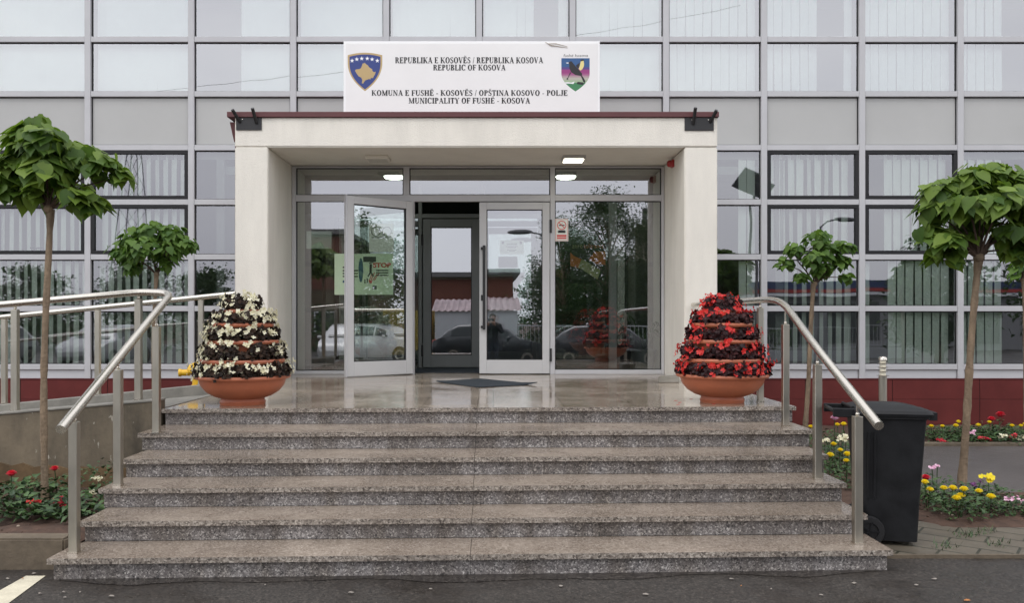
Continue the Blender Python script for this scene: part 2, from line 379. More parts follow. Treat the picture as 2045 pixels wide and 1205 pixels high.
# soil of the beds: gently mounded sheets
def mound(name, x0, x1, y0, y1, z, amp, nx, ny, cut=None):
    mb = MB(); rng = random.Random(len(name)); vs = []
    for j in range(ny+1):
        for i in range(nx+1):
            x = lerp(x0, x1, i/nx); y = lerp(y0, y1, j/ny)
            e = min(1, min(i, nx-i, j, ny-j)/2)
            vs.append((x, y, z+amp*e*(.6+.5*math.sin(x*3.1)*math.cos(y*2.7))+rng.uniform(-.012, .012)*e))
    fs = [(j*(nx+1)+i, j*(nx+1)+i+1, (j+1)*(nx+1)+i+1, (j+1)*(nx+1)+i) for j in range(ny) for i in range(nx)]
    mb.add(vs, fs); return kind(mb.build(name, soil, smooth=40), 'structure')
mound('flower_bed', -9, -2.63, 5.28, 6.98, -.665, .03, 60, 18)
mound('soil_bed', 2.55, 3.95, 6.38, 12.1, GZ+.012, .045, 16, 60)
mound('verge_bed', 3.3, 22, 6.14, 7.35, GZ+.012, .05, 120, 14)
mound('border_bed', 3.9, 22, 10.2, 12.1, GZ+.012, .04, 100, 16)
mound('back_bed', -9, -2.6, 8.5, 12.1, -.62, .03, 50, 20)
sheet('path', [(3.95, 7.36), (40, 7.36), (40, 10.1), (3.95, 10.1)], GZ+.018, asphalt2)
kind(MB().box(3.95, 40, 10.1, 10.19, GZ-.02, GZ+.06).build('path_kerb', kerbm, bevel=.01), 'structure')
kind(MB().box(-12, -2.68, 5.16, 5.31, GZ-.05, -.617).build('bed_kerb', kerbm, bevel=.012, seg=2), 'structure')
rng = random.Random(9); up = [(lerp(-2.6, 2.40, i/60), 5.04+.037*lerp(-2.6, 2.40, i/60)-(.075+.03*math.sin(i*.5)+.03*math.sin(i*.21+1)+rng.uniform(0, .02))*min(1, i/6, (60-i)/6)) for i in range(61)]
mb = MB(); vs = [(x, y, GZ+.003) for x, y in up]+[(x, 5.16+.037*x, GZ+.003) for x, y in up]; mb.add(vs, [(i, i+1, i+62, i+61) for i in range(60)]); kind(mb.build('damp_strip', wet), 'structure')
# painted bay line on the asphalt
mb = MB(); a, b_, c, d = P(52, 1152, 1), P(91, 1152, 1), P(18, 1205, 1), P(-45, 1205, 1)
def onground(x, y, z): D = (EYE-z)*F/(y-CY); return (PX(x, D), D, z)
q0, q1, q2, q3 = onground(52, 1151, GZ+.004), onground(91, 1151, GZ+.004), onground(18, 1205, GZ+.004), onground(-45, 1205, GZ+.004)
dv = (Vector(q3)-Vector(q0)); k = 6.0
o = mb.add([q0, q1, Vector(q1)+(Vector(q2)-Vector(q1))*k, Vector(q0)+dv*k], [(0, 3, 2, 1)]).build('bay_line', paint); kind(o, 'structure')

# ------------------------------------------------------------------ entrance steps
RIS = .135
DC = [7.076, 6.56, 6.14, 5.75, 5.38, 5.02]
XL = [-2.80, -2.78, -2.72, -2.70, -2.65, -2.66]; XR = [2.63, 2.58, 2.53, 2.50, 2.48, 2.475]
def front(k, x): return DC[k]+.037*x
st = thing('entrance_steps', 'wide flight of six speckled granite steps rising to the entrance landing', 'steps', (0, 5, GZ))
def child_world(o, par):
    o.parent = par; o.matrix_parent_inverse = Matrix.Translation(-Vector(par.location)); return o
SEAM = -.14
for k_ in range(6):
    z = -RIS*k_
    back = 10.3 if k_ == 0 else DC[k_-1]+.04
    # slab (tread or landing) in two stone pieces with a hairline joint
    top = MB(); edge = MB()
    for (xa, xb) in ((XL[k_], SEAM-.0015), (SEAM+.0015, XR[k_])):
        fa, fb = front(k_, xa), front(k_, xb)
        ba, bb = (back, back) if k_ == 0 else (front(k_-1, xa)+.03, front(k_-1, xb)+.03)
        top.add([(xa, fa, z), (xb, fb, z), (xb, bb, z), (xa, ba, z)], [(0, 1, 2, 3)])
        edge.add([(xa, fa, z-.034), (xb, fb, z-.034), (xb, fb, z-.0003), (xa, fa, z-.0003), (xb, bb, z-.034), (xb, bb, z-.0003), (xa, ba, z-.034), (xa, ba, z-.0003)],
                 [(0, 1, 2, 3), (1, 4, 5, 2), (6, 0, 3, 7), (1, 0, 6, 4)])
    if k_ == 0:                              # the landing runs back between the porch pillars to the doors
        top.box(-2.77, 2.35, 10.3, 14.5, -.1, 0)
    t = top.build('landing' if k_ == 0 else 'tread', landst if k_ == 0 else treadst); child_world(t, st)
    child_world(edge.build('nosing', nosest), st)
    r_ = MB()
    for (xa, xb) in ((XL[k_]+.02, SEAM-.001), (SEAM+.001, XR[k_]-.02)):
        fa, fb = front(k_, xa)+.04, front(k_, xb)+.04; zt, zb = z-.034, (z-RIS if k_ < 5 else GZ-.04)
        ba, bb = fa+.6, fb+.6
        if k_ == 0: ba = bb = 10.0
        r_.add([(xa, fa, zb), (xb, fb, zb), (xb, fb, zt), (xa, fa, zt), (xb, bb, zb), (xb, bb, zt), (xa, ba, zb), (xa, ba, zt)], [(0, 1, 2, 3), (1, 4, 5, 2), (6, 0, 3, 7)])
        if True: r_.add([(xa, fa+.01, zb-.9), (xa, ba, zb-.9), (xa, ba, zb), (xa, fa+.01, zb)], [(0, 1, 2, 3)]); r_.add([(xb, fb+.01, zb-.9), (xb, bb, zb-.9), (xb, bb, zb), (xb, fb+.01, zb)], [(0, 1, 2, 3)])
    child_world(r_.build('riser', rockgrey), st)

# ------------------------------------------------------------------ ramp on the left
def rz_(x): return .005 + .088*(x+2.8)       # walking surface of the ramp
ramp = thing('access_ramp', 'stained concrete wheelchair ramp running down to the left of the landing', 'ramp', (-5, 7.5, GZ))
def slab(x0, x1, y0, y1, zb, top, n=1):
    mb = MB(); z0, z1 = top(x0), top(x1)
    mb.add([(x0,y0,zb),(x1,y0,zb),(x1,y1,zb),(x0,y1,zb),(x0,y0,z0),(x1,y0,z1),(x1,y1,z1),(x0,y1,z0)], [(0,3,2,1),(4,5,6,7),(0,1,5,4),(1,2,6,5),(2,3,7,6),(3,0,4,7)]); return mb
ft = lambda x: .088+.0855*(x+2.8)
child_world(slab(-9.5, -2.82, 6.97, 7.10, -.62, lambda x: ft(x)-.022).build('front_wall', concrete), ramp)
child_world(slab(-9.5, -2.82, 6.962, 7.108, -.0, lambda x: ft(x)).build('front_coping', curbt), ramp) if False else None
cp = MB(); x0, x1 = -9.5, -2.815
cp.add([(x0,6.96,ft(x0)-.022),(x1,6.96,ft(x1)-.022),(x1,7.11,ft(x1)-.022),(x0,7.11,ft(x0)-.022),(x0,6.96,ft(x0)),(x1,6.96,ft(x1)),(x1,7.11,ft(x1)),(x0,7.11,ft(x0))], [(0,3,2,1),(4,5,6,7),(0,1,5,4),(1,2,6,5),(2,3,7,6),(3,0,4,7)])
child_world(cp.build('coping', curbt, bevel=.006), ramp)
# broken lower render: jagged top edge, a little proud
mb = MB(); rng = random.Random(5); n = 70; up = []; 
for i in range(n+1):
    x = lerp(-9.5, -2.82, i/n); up.append((x, -.46+.03*math.sin(x*2.3)+rng.uniform(-.016, .016)))
poly = up+[(-2.82, -.9), (-9.5, -.9)]
for i in range(n):
    (xa, za), (xb, zb) = up[i], up[i+1]
    mb.add([(xa,6.945,-.9),(xb,6.945,-.9),(xb,6.945,zb),(xa,6.945,za),(xa,6.99,za),(xb,6.99,zb)], [(0,1,2,3),(3,2,5,4)])
child_world(mb.build('broken_base', conc_low), ramp)
child_world(slab(-9.5, -2.8, 7.10, 8.33, -.9, rz_).build('ramp_surface', curbt), ramp)
rt = lambda x: .10+.098*(x+2.9)
child_world(slab(-9.5, -2.78, 8.33, 8.47, -.9, rt).build('rear_curb', curbt, bevel=.006), ramp)
child_world(MB().box(-3.2, -2.78, 8.47, 10.25, -.9, -.002).build('side_slab', concrete), ramp)

# ------------------------------------------------------------------ handrails
def smooth_path(pts, rads, n=7):
    """round the corners of a polyline; rads[i] is the fillet distance at point i"""
    pts = [Vector(p) for p in pts]; out = [pts[0]]
    for i in range(1, len(pts)-1):
        a = (pts[i-1]-pts[i]); b = (pts[i+1]-pts[i]); d = min(rads[i], a.length*.48, b.length*.48)
        p0 = pts[i]+a.normalized()*d; p1 = pts[i]+b.normalized()*d
        for k in range(n+1):
            t = k/n; out.append(p0*(1-t)**2+pts[i]*2*t*(1-t)+p1*t*t)
    return out+[pts[-1]]
def rail_tube(par, path, r=.0295):
    t = MB().tube(path, r, 16).build('rail', steel, smooth=40); child_world(t, par); return t
def rail_post(par, x, y, z0, z1, tz, w=.026, rz=0):
    p = MB().box(-w, w, -w, w, 0, z1-z0); o = p.build('post', steel_post, bevel=.003, loc=(x, y, z0)); o.rotation_euler.z = rz; child_world(o, par)
    f = MB().box(-w*1.12, w*1.12, -w*1.12, w*1.12, -0.0005, .012); fo = f.build('foot_collar', steel, parent=o)
    h = tz-z1-.012
    if h > .005:
        s_ = MB().tube([(0, 0, z1-z0), (0, 0, z1-z0+h*.5), (0, .0, z1-z0+h)], .007, 8).ball((0, 0, z1-z0+.012), .014, 8, 6)
        s_.build('bracket', steel, parent=o, smooth=40)
    return o
hr = thing('step_handrail', 'stainless handrail on four square posts along the right of the steps', 'handrail', (2.4, 6, GZ))
path = smooth_path([(2.325, 4.98, .112), (2.36, 5.99, .528), (2.44, 6.95, .90), (2.456, 7.35, .935), (2.47, 8.6, .94), (2.47, 10.2, .94)], [0, .2, .3, .2, .2, 0])
rail_tube(hr, path)
for (x, y, z0, z1, tz) in ((2.318, 5.26, -.675, .138, .225), (2.35, 5.99, -.405, .43, .525), (2.44, 6.90, -.135, .715, .85), (2.456, 7.6, 0, .865, .93)):
    rail_post(hr, x, y, z0, z1, tz-.0)
hl = thing('ramp_handrail', 'stainless handrail that climbs the left of the steps and bends along the ramp front', 'handrail', (-2.7, 6, GZ))
path = smooth_path([(-2.535, 4.84, .108), (-2.60, 5.757, .50), (-2.668, 6.86, .975), (-3.0, 7.03, .99), (-4.15, 7.035, .887), (-9.4, 7.035, .42)], [0, .2, .13, .12, .2, 0])
rail_tube(hl, path)
for (x, y, z0, z1, tz) in ((-2.56, 5.05, -.675, .129, .20), (-2.613, 5.757, -.405, .405, .498), (-2.638, 6.475, -.135, .70, .81)):
    rail_post(hl, x, y, z0, z1, tz)
for x in (-3.02, -4.07, -5.12, -6.2, -7.3):
    rail_post(hl, x, 7.035, ft(x)-.001, ft(x)+.862, .99+.0895*(x+3.0))
hb = thing('rear_handrail', 'stainless handrail on the far curb of the ramp, ending at the white porch pillar', 'handrail', (-3.2, 8.4, GZ))
tzr = lambda x: 1.004+.1*(x+2.77)
rail_tube(hb, [(-2.62, 8.4, tzr(-2.62)), (-5.0, 8.4, tzr(-5.0)), (-9.4, 8.4, tzr(-9.4))], .027)
for x in (-2.97, -4.02, -4.97, -6.0, -7.1): rail_post(hb, x, 8.4, rt(x)-.001, rt(x)+.862, tzr(x), .024)

# ------------------------------------------------------------------ office building with its curtain wall
FD = 12.2
COLS = [178, 384, 587, 772, 957, 1143, 1329, 1524, 1719, 1915]
COLS = [178-206*i for i in range(4, 0, -1)]+COLS+[1915+196*i for i in range(1, 5)]
ROWS = [-136, -28, 80, 189, 296, 404.5, 514, 617, 733]
bld = thing('office_building', 'office building with a grey aluminium and glass curtain wall above a red tiled plinth', 'building', (0, FD, GZ))
def bchild(o): return child_world(o, bld)
X0, X1 = PX(COLS[0], FD), PX(COLS[-1], FD); ZT, ZB = PZ(ROWS[0], FD), PZ(733, FD)
def porch_hides(xa, xb, ya): return xa > 480 and xb < 1425 and ya > 290
for i, cx in enumerate(COLS):
    x = PX(cx, FD)
    m_ = MB(); segs = [(PZ(757, FD), ZT+.3)]
    if 500 < cx < 1420: segs = [(PZ(300, FD), ZT+.3)]
    for za, zb in segs:
        m_.box(x-.044, x+.044, FD-.055, FD+.06, za, zb)
    bchild(m_.build('mullion', alu, bevel=.004))
    g = MB(); 
    for za, zb in segs: g.box(x-.058, x+.058, FD-.012, FD+.02, za, zb)
    bchild(g.build('mullion_gasket', gasket))
for j, ry in enumerate(ROWS):
    z = PZ(ry, FD)
    for i in range(len(COLS)-1):
        if porch_hides(COLS[i], COLS[i+1], ry): continue
        xa, xb = PX(COLS[i], FD)+.045, PX(COLS[i+1], FD)-.045
        bchild(MB().box(xa, xb, FD-.048, FD+.055, z-.040, z+.040).build('transom', alu, bevel=.004))
        bchild(MB().box(xa, xb, FD-.010, FD+.018, z-.054, z+.052).build('transom_gasket', gasket))
rng = random.Random(11)
OPEN = {(178-206, 4), (178-206, 5), (178, 4), (178, 5), (1524, 4), (1524, 5), (1719, 4), (1719, 5)}
def blind_mesh(xa, xb, za, zb, ang, gaps, y, jit=.08):
    mb = MB(); w = .127; x = xa+.02; n = int((xb-xa)/.122); 
    for k in range(n):
        xx = xa+(k+.5)*(xb-xa)/n
        if any(a <= k/n < b for a, b in gaps): continue
        a = ang+rng.uniform(-jit, jit); dx, dy = math.cos(a)*w/2, math.sin(a)*w/2; sw = rng.uniform(-.008, .008)
        mb.add([(xx-dx+sw, y-dy, za), (xx+dx+sw, y+dy, za), (xx+dx, y+dy, zb), (xx-dx, y-dy, zb)], [(0, 1, 2, 3)])
    return mb
for j in range(len(ROWS)-1):
    for i in range(len(COLS)-1):
        if porch_hides(COLS[i], COLS[i+1], ROWS[j]): continue
        xa, xb = PX(COLS[i], FD)+.05, PX(COLS[i+1], FD)-.05; zb, za = PZ(ROWS[j], FD)-.045, PZ(ROWS[j+1], FD)+.045
        if j == 3:
            bchild(MB().box(xa, xb, FD-.002, FD+.03, za, zb).build('spandrel_panel', spandrel)); continue
        up = j < 3; opn = (COLS[i], j) in OPEN
        ins = .05 if opn else 0
        mb = MB(); cxp, czp = (xa+xb)/2, (za+zb)/2; hx, hz = (xb-xa)/2-ins, (zb-za)/2-ins
        mb.add([(-hx, 0, -hz), (hx, 0, -hz), (hx, 0, hz), (-hx, 0, hz)], [(0, 1, 2, 3)]); mb.cur = 1
        mb.add([(-hx, .012, -hz), (hx, .012, -hz), (hx, .012, hz), (-hx, .012, hz)], [(3, 2, 1, 0)])
        w = mb.build('window', [g_upper if up else g_facade, clear], loc=(cxp, FD-(.02 if opn else .0), czp))
        w.rotation_euler = (R(rng.uniform(-.12, .12)), 0, R(rng.uniform(-.15, .15))); bchild(w)
        if opn:
            fm = MB(); t_ = ins
            for (a0, a1, c0, c1) in ((-hx-t_, hx+t_, hz, hz+t_), (-hx-t_, hx+t_, -hz-t_, -hz), (-hx-t_, -hx, -hz, hz), (hx, hx+t_, -hz, hz)):
                fm.box(a0, a1, -.03, .03, c0, c1)
            fm.build('sash_frame', dframe, parent=w, bevel=.003)
            if j == 5:
                MB().box(-.11, .07, .02, .035, -hz+.03, -hz+.05).box(-.06, -.03, .02, .05, -hz, -hz+.05).build('handle', blackm, parent=w)
        # blinds behind the glass
        left = COLS[i] < 900
        gaps = []
        if up:
            ang = R(rng.uniform(4, 14)); jit = .05
            if i % 3 == 2: gaps = [(.0, .42)] if left else [(.55, .9)]
            if COLS[i] == 1915: gaps = [(.45, 1)]
            bm_ = blindw
        else:
            bm_ = blindm; jit = .12
            if left: ang = R(rng.uniform(-38, -30)); gaps = []
            else:
                ang = R(rng.uniform(8, 18))
                if COLS[i] == 1524: ang = R(34); gaps = [(.0, .12)] if j > 5 else []; jit = .3
                if COLS[i] == 1719: gaps = [(.0, .18)] if j < 6 else [(.1, .3)]
                if COLS[i] == 1915: gaps = [(.5, 1)]
            if COLS[i] in (384, 1329): gaps = [(0, 1)] if left else [(0, .75)]
        bl = blind_mesh(-hx+.02, hx-.02, -hz-.03, hz+.03, ang, gaps, .14, jit)
        if bl.v: bl.build('blind', bm_, parent=w)
# sill panels under the glass, plinth tiles, and the shell of the building
for i in range(len(COLS)-1):
    if COLS[i] > 480 and COLS[i+1] < 1425: continue
    xa, xb = PX(COLS[i], FD)+.05, PX(COLS[i+1], FD)-.05
    bchild(MB().box(xa, xb, FD-.02, FD+.05, PZ(758, FD), PZ(738, FD)).build('sill_panel', whitepanel, bevel=.003))
mb = MB(); zt = PZ(757, FD)-.001
xs = X0
while xs < X1:
    w = 1.28; zz = zt
    for h in (.30, .37, .4):
        mb.box(xs+.004, xs+w-.004, FD-.075, FD, zz-h+.004, zz-.0); zz -= h
    xs += w
bchild(mb.build('plinth_tiles', redtile, bevel=.003))
bchild(MB().box(X0, X1, FD-.066, FD+.3, GZ-.4, zt-.004).build('plinth', gasket))
bchild(MB().box(X0, X1, FD-.085, FD-.0, zt, zt+.012).build('plinth_cap', redmetal))
bchild(MB().box(X0-.1, X1+.1, FD-.1, 26, ZT+.3, ZT+.7).build('roof', whitepanel))
bchild(MB().box(X0-.3, X0-.05, FD-.05, 26, GZ, ZT+.3).box(X1+.05, X1+.3, FD-.05, 26, GZ, ZT+.3).box(X0-.3, X1+.3, 25.8, 26, GZ, ZT+.3).build('side_wall', plaster))
bchild(MB().box(X0-.05, -4.0, 16.0, 16.1, GZ, ZT+.3).box(4.2, X1+.05, 16.0, 16.1, GZ, ZT+.3).box(-4.0, 4.2, 16.0, 16.1, 3.2, ZT+.3).box(X0, X1, 12.32, 16, 3.15, 3.4).box(X0, -4.0, 12.35, 16, -.3, -.12).box(4.2, X1, 12.35, 16, -.3, -.12)
       .box(-4.12, -4.0, 12.3, 25, GZ, 3.15).box(4.2, 4.32, 12.3, 25, GZ, 3.15).build('office_partition', room))

# ------------------------------------------------------------------ porch
PF, DD = 10.23, 11.46
xl0, xl1, xr0, xr1 = PX(469, PF), -2.79, 2.37, PX(1433, PF)
ztop = PZ(234, PF); zsof = 2.90
porch = thing('entrance_porch', 'white plastered entrance porch with two pillars and a dark red roof edge', 'porch', (0, PF, 0))
def pchild(o): return child_world(o, porch)
pchild(MB().box(xl0, xl1, PF, FD+.05, GZ, zsof).build('pillar', plaster, bevel=.012, seg=2))
pchild(MB().box(xr0, xr1, PF+.004, FD+.05, GZ, zsof-.004).build('pillar', plaster, bevel=.012, seg=2))
pchild(MB().box(xl0, xr1, PF, FD+.05, zsof+.001, ztop).build('lintel', plaster, bevel=.012, seg=2))
pchild(MB().box(xl1+.002, xr0-.002, PF+.012, DD+.02, zsof-.004, zsof+.0).build('soffit', soffit))
fl = MB().box(xl0-.09, xr1+.012, PF-.03, PF+.08, ztop-.004, ztop+.062).box(xl0-.09, xl0+.02, PF+.08, FD, ztop-.004, ztop+.055)
pchild(fl.build('roof_flashing', redmetal, bevel=.004))
pchild(MB().box(xl0+.02, xr1, PF+.08, FD, ztop+.001, ztop+.03).build('roof', redmetal))
# rain hopper and pipe on the pillar's left flank
gp = MB(); cxh, cyh, zh = xl0-.035, PF+.16, PZ(240, PF)
gp.add([(cxh-.06,cyh-.06,zh),(cxh+.03,cyh-.06,zh),(cxh+.03,cyh+.06,zh),(cxh-.06,cyh+.06,zh),(cxh-.015,cyh-.03,zh-.24),(cxh+.03,cyh-.03,zh-.24),(cxh+.03,cyh+.03,zh-.24),(cxh-.015,cyh+.03,zh-.24)],
       [(0,1,2,3),(7,6,5,4),(1,0,4,5),(2,1,5,6),(3,2,6,7),(0,3,7,4)])
gp.tube([(cxh+.01, cyh, zh-.2), (cxh+.01, cyh, .2)], .022, 10)
pchild(gp.build('rain_pipe', redmetal))

# ------------------------------------------------------------------ glazed entrance
ent = thing('glazed_entrance', 'grey aluminium glazed entrance front with its double door standing half open', 'entrance', (0, DD, 0))
def echild(o): return child_world(o, ent)
def dx(x): return PX(x, DD)
def dz(y): return PZ(y, DD)
def bar(name, xa, xb, za, zb, y0=DD-.035, y1=DD+.05, mat=alu, bv=.004): return echild(MB().box(xa, xb, y0, y1, za, zb).build(name, mat, bevel=bv))
def pane(name, xa, xb, za, zb, mat=g_door, par=None, y=DD):
    mb = MB(); cxp, czp = (xa+xb)/2, (za+zb)/2; hx, hz = (xb-xa)/2, (zb-za)/2
    mb.add([(-hx, 0, -hz), (hx, 0, -hz), (hx, 0, hz), (-hx, 0, hz)], [(0, 1, 2, 3)]); mb.cur = 1
    mb.add([(-hx, .01, -hz), (hx, .01, -hz), (hx, .01, hz), (-hx, .01, hz)], [(3, 2, 1, 0)])
    o = mb.build(name, [mat, clear], loc=(cxp, y, czp)); return o
bar('jamb', -2.785, dx(592), 0, 2.885); bar('jamb', dx(1320), 2.365, 0, 2.885)
bar('mullion', dx(806), dx(818), dz(390), dz(336)); bar('mullion', dx(1098.5), dx(1108), .0, dz(336))
bar('mullion', dx(822), dx(828), 0, dz(402)) 
bar('head', dx(592)+.001, dx(1320)-.001, dz(336), 2.885)
bar('transom', dx(592)+.001, dx(1098.5)-.001, dz(403), dz(390)); bar('transom', dx(1108)+.001, dx(1320)-.001, dz(402), dz(390))
bar('sill', dx(592)+.001, dx(822)-.001, 0.001, dz(741)); bar('sill', dx(1108)+.001, dx(1320)-.001, .001, dz(739))
for a, b, c, d in ((592, 806, 390, 336), (818, 1098.5, 390, 336), (1108, 1320, 390, 336), (592, 822, 741, 402), (1108, 1320, 739, 402)):
    o = pane('pane', dx(a)+.012, dx(b)-.012, dz(c)+.012, dz(d)-.012); o.rotation_euler = (R(rng.uniform(-.05, .05)), 0, R(rng.uniform(-.06, .06))); echild(o)
    g = MB(); xa, xb, za, zb = dx(a), dx(b), dz(c), dz(d); t_ = .012
    for q in ((xa, xb, za, za+t_), (xa, xb, zb-t_, zb), (xa, xa+t_, za+t_, zb-t_), (xb-t_, xb, za+t_, zb-t_)): g.box(q[0]+.0005, q[1]-.0005, DD-.012, DD+.02, q[2]+.0005, q[3]-.0005)
    echild(g.build('glazing_seal', gasket))
def leaf(hinge_x, width, side, ang, mat=alu_door, y=DD-.012, h=dz(405), gl=g_door, name='door', stile=.10, bottom=.20, topr=.10, par=ent, hinges=True):
    """a door leaf built flat in its own frame; side=+1 extends to +x of the hinge"""
    d = MB(); w = width; th = .03
    s0, s1 = (0, w) if side > 0 else (-w, 0)
    d.box(s0, s0+stile, -th, th, .012, h).box(s1-stile, s1, -th, th, .012, h).box(s0+stile, s1-stile, -th, th, .012, bottom).box(s0+stile, s1-stile, -th, th, h-topr, h)
    o = d.build(name, mat, bevel=.004, loc=(hinge_x, y, 0)); o.rotation_euler.z = ang
    gpn = MB(); xa, xb = s0+stile+.012, s1-stile-.012; za, zb = bottom+.012, h-topr-.012
    gpn.add([(xa, -.006, za), (xb, -.006, za), (xb, -.006, zb), (xa, -.006, zb)], [(0, 1, 2, 3)]); gpn.cur = 1
    gpn.add([(xa, .006, za), (xb, .006, za), (xb, .006, zb), (xa, .006, zb)], [(3, 2, 1, 0)])
    gpn.build('door_pane', [gl, clear], parent=o)
    q = MB()
    for (a0, a1, c0, c1) in ((xa-.012, xb+.012, za-.012, za), (xa-.012, xb+.012, zb, zb+.012), (xa-.012, xa, za, zb), (xb, xb+.012, za, zb)): q.box(a0+.0005, a1-.0005, -.016, .016, c0+.0005, c1-.0005)
    q.build('door_seal', gasket, parent=o)
    if hinges:
        for z_ in (.27, h-.33):
            MB().tube([(side*-.012, -th-.008, z_-.09), (side*-.012, -th-.008, z_+.09)], .016, 10).build('hinge', blackm, parent=o, smooth=40)
    return o
# right leaf, closed
hx_ = dx(1098)-.004
dr = leaf(hx_, dx(1098)-dx(958), -1, R(.28)); echild(dr)
hw = dx(1098)-dx(958)
hd = MB().box(-hw+.045, -hw+.085, -.10, -.07, .62, 1.78).box(-hw+.02, -hw+.085, -.075, -.03, .64, .675).box(-hw+.02, -hw+.085, -.075, -.03, 1.725, 1.76)
hd.build('handle', blackm, parent=dr, bevel=.004)
MB().box(-hw+.022, -hw+.05, -.036, -.03, 1.02, 1.10).build('lock_plate', blackm, parent=dr)
# left leaf, swung out towards the steps
ang = math.atan2(-.60, -.80)
dl = leaf(dx(823), 1.0, 1, ang, y=DD-.05); echild(dl)
dl_h = MB().box(.915, .955, -.10, -.07, .62, 1.78).box(.915, .955, -.075, -.03, .64, .675).box(.915, .955, -.075, -.03, 1.725, 1.76); dl_h.build('handle', blackm, parent=dl, bevel=.004)
MB().box(.995, 1.012, -.034, .034, .0, dz(403)).build('edge_strip', alu, parent=dl, bevel=.006)

# inner screen of the lobby with its own door
ID = 13.0
scr = thing('inner_screen', 'dark grey inner glazed screen with a closed door behind the open entrance', 'glazed screen', (0, ID, 0))
def ix(x): return PX(x, ID)
def iz(y): return PZ(y, ID)
for a, b in ((836, 843), (960, 968), (560, 570), (1216, 1231), (1325, 1340)):
    child_world(MB().box(ix(a), ix(b), ID-.04, ID+.05, 0, 2.88).build('post', alu_dark if b < 1000 else alu, bevel=.004), scr)
child_world(MB().box(ix(570), ix(1325), ID-.035, ID+.045, iz(436), iz(428)).build('transom', alu_dark), scr)
il = leaf(ix(845), ix(958)-ix(845), 1, 0, mat=alu_dark, y=ID, h=iz(438), gl=g_in, stile=.125, bottom=.2, topr=.13); child_world(il, scr)
for a, b, c, d in ((570, 836, 738, 436), (968, 1216, 738, 436), (1231, 1325, 738, 436), (570, 836, 428, 372), (836, 1216, 428, 372)):
    child_world(pane('pane', ix(a)+.01, ix(b)-.01, iz(c), iz(d), mat=g_in if c > 500 else clear, y=ID), scr)
lob = MB().box(-2.78, 2.36, 11.53, 12.35, -.02, -.003).box(-4.0, 4.2, 12.35, 25, -.02, -.003); kind(lob.build('lobby_floor', lobbyf), 'structure')
kind(MB().box(-2.78, 2.36, 11.53, 12.35, 2.93, 3.05).box(-4.0, 4.2, 12.35, 25, 2.93, 3.05).build('lobby_ceiling', lobbyw), 'structure')
kind(MB().box(-4.0, 4.2, 18, 18.1, 0, 2.93).build('lobby_wall', lobbyw), 'structure')
tag(MB().box(ix(836), ix(965), 11.75, 12.8, 0.001, .014).build('floor_mat', matm), 'dark blue mat on the vestibule floor behind the open door', 'mat')
for n_, (x, y, lab) in enumerate(((787, 353, 'lit round ceiling lamp inside, above the open left door leaf'), (1130, 353, 'lit round ceiling lamp inside, above the no smoking notice'))):
    D = (2.93-EYE-.02)*F/(CY-y); t = thing('ceiling_lamp', lab, 'ceiling lamp', (PX(x, D), D, 2.93), group='round lamps on the lobby ceiling')
    MB().lathe([(.15, 0), (.15, -.02), (.135, -.045), (.0001, -.05)], 28).build('diffuser', lampg, parent=t, smooth=50)
    MB().lathe([(.165, 0), (.165, -.018), (.152, -.018), (.152, -.001)], 28).build('trim_ring', alu, parent=t)
# soffit lamps (one lit, one not)
for x, lab, m_ in ((1145, 'lit square lamp recessed in the porch soffit', lampw), (755, 'unlit square lamp in the porch soffit, on the left', lampoff)):
    D = (2.896-EYE)*F/(CY-314); t = thing('soffit_lamp', lab, 'ceiling lamp', (PX(x, D), D, 2.896), group='square lamps in the porch soffit')
    MB().box(-.15, .15, -.15, .15, -.045, 0).build('housing', soffit if m_ is lampoff else alu_door, parent=t, bevel=.005)
    MB().box(-.125, .125, -.125, .125, -.052, -.0455).build('diffuser', m_, parent=t)
    MB().tube([(.15 if m_ is lampw else -.15, .15, -.012), (.13 if m_ is lampw else -.13, .3, -.008)], .006, 6).build('cable', soffit, parent=t)
t = thing('fire_alarm', 'small red fire alarm sounder high on the right inner side of the porch', 'alarm', (2.37, 10.85, PZ(327, 10.85)))
MB().box(-.035, .0, -.05, .05, -.05, .05).build('back_box', redplastic, parent=t, bevel=.008)
mb = MB(); mb.lathe([(.045, 0), (.045, .03), (.03, .05), (.001, .052)], 20); mb.v = [(-.035-z, y, x) for x, y, z in mb.v]; mb.build('sounder', redplastic, parent=t, smooth=40)

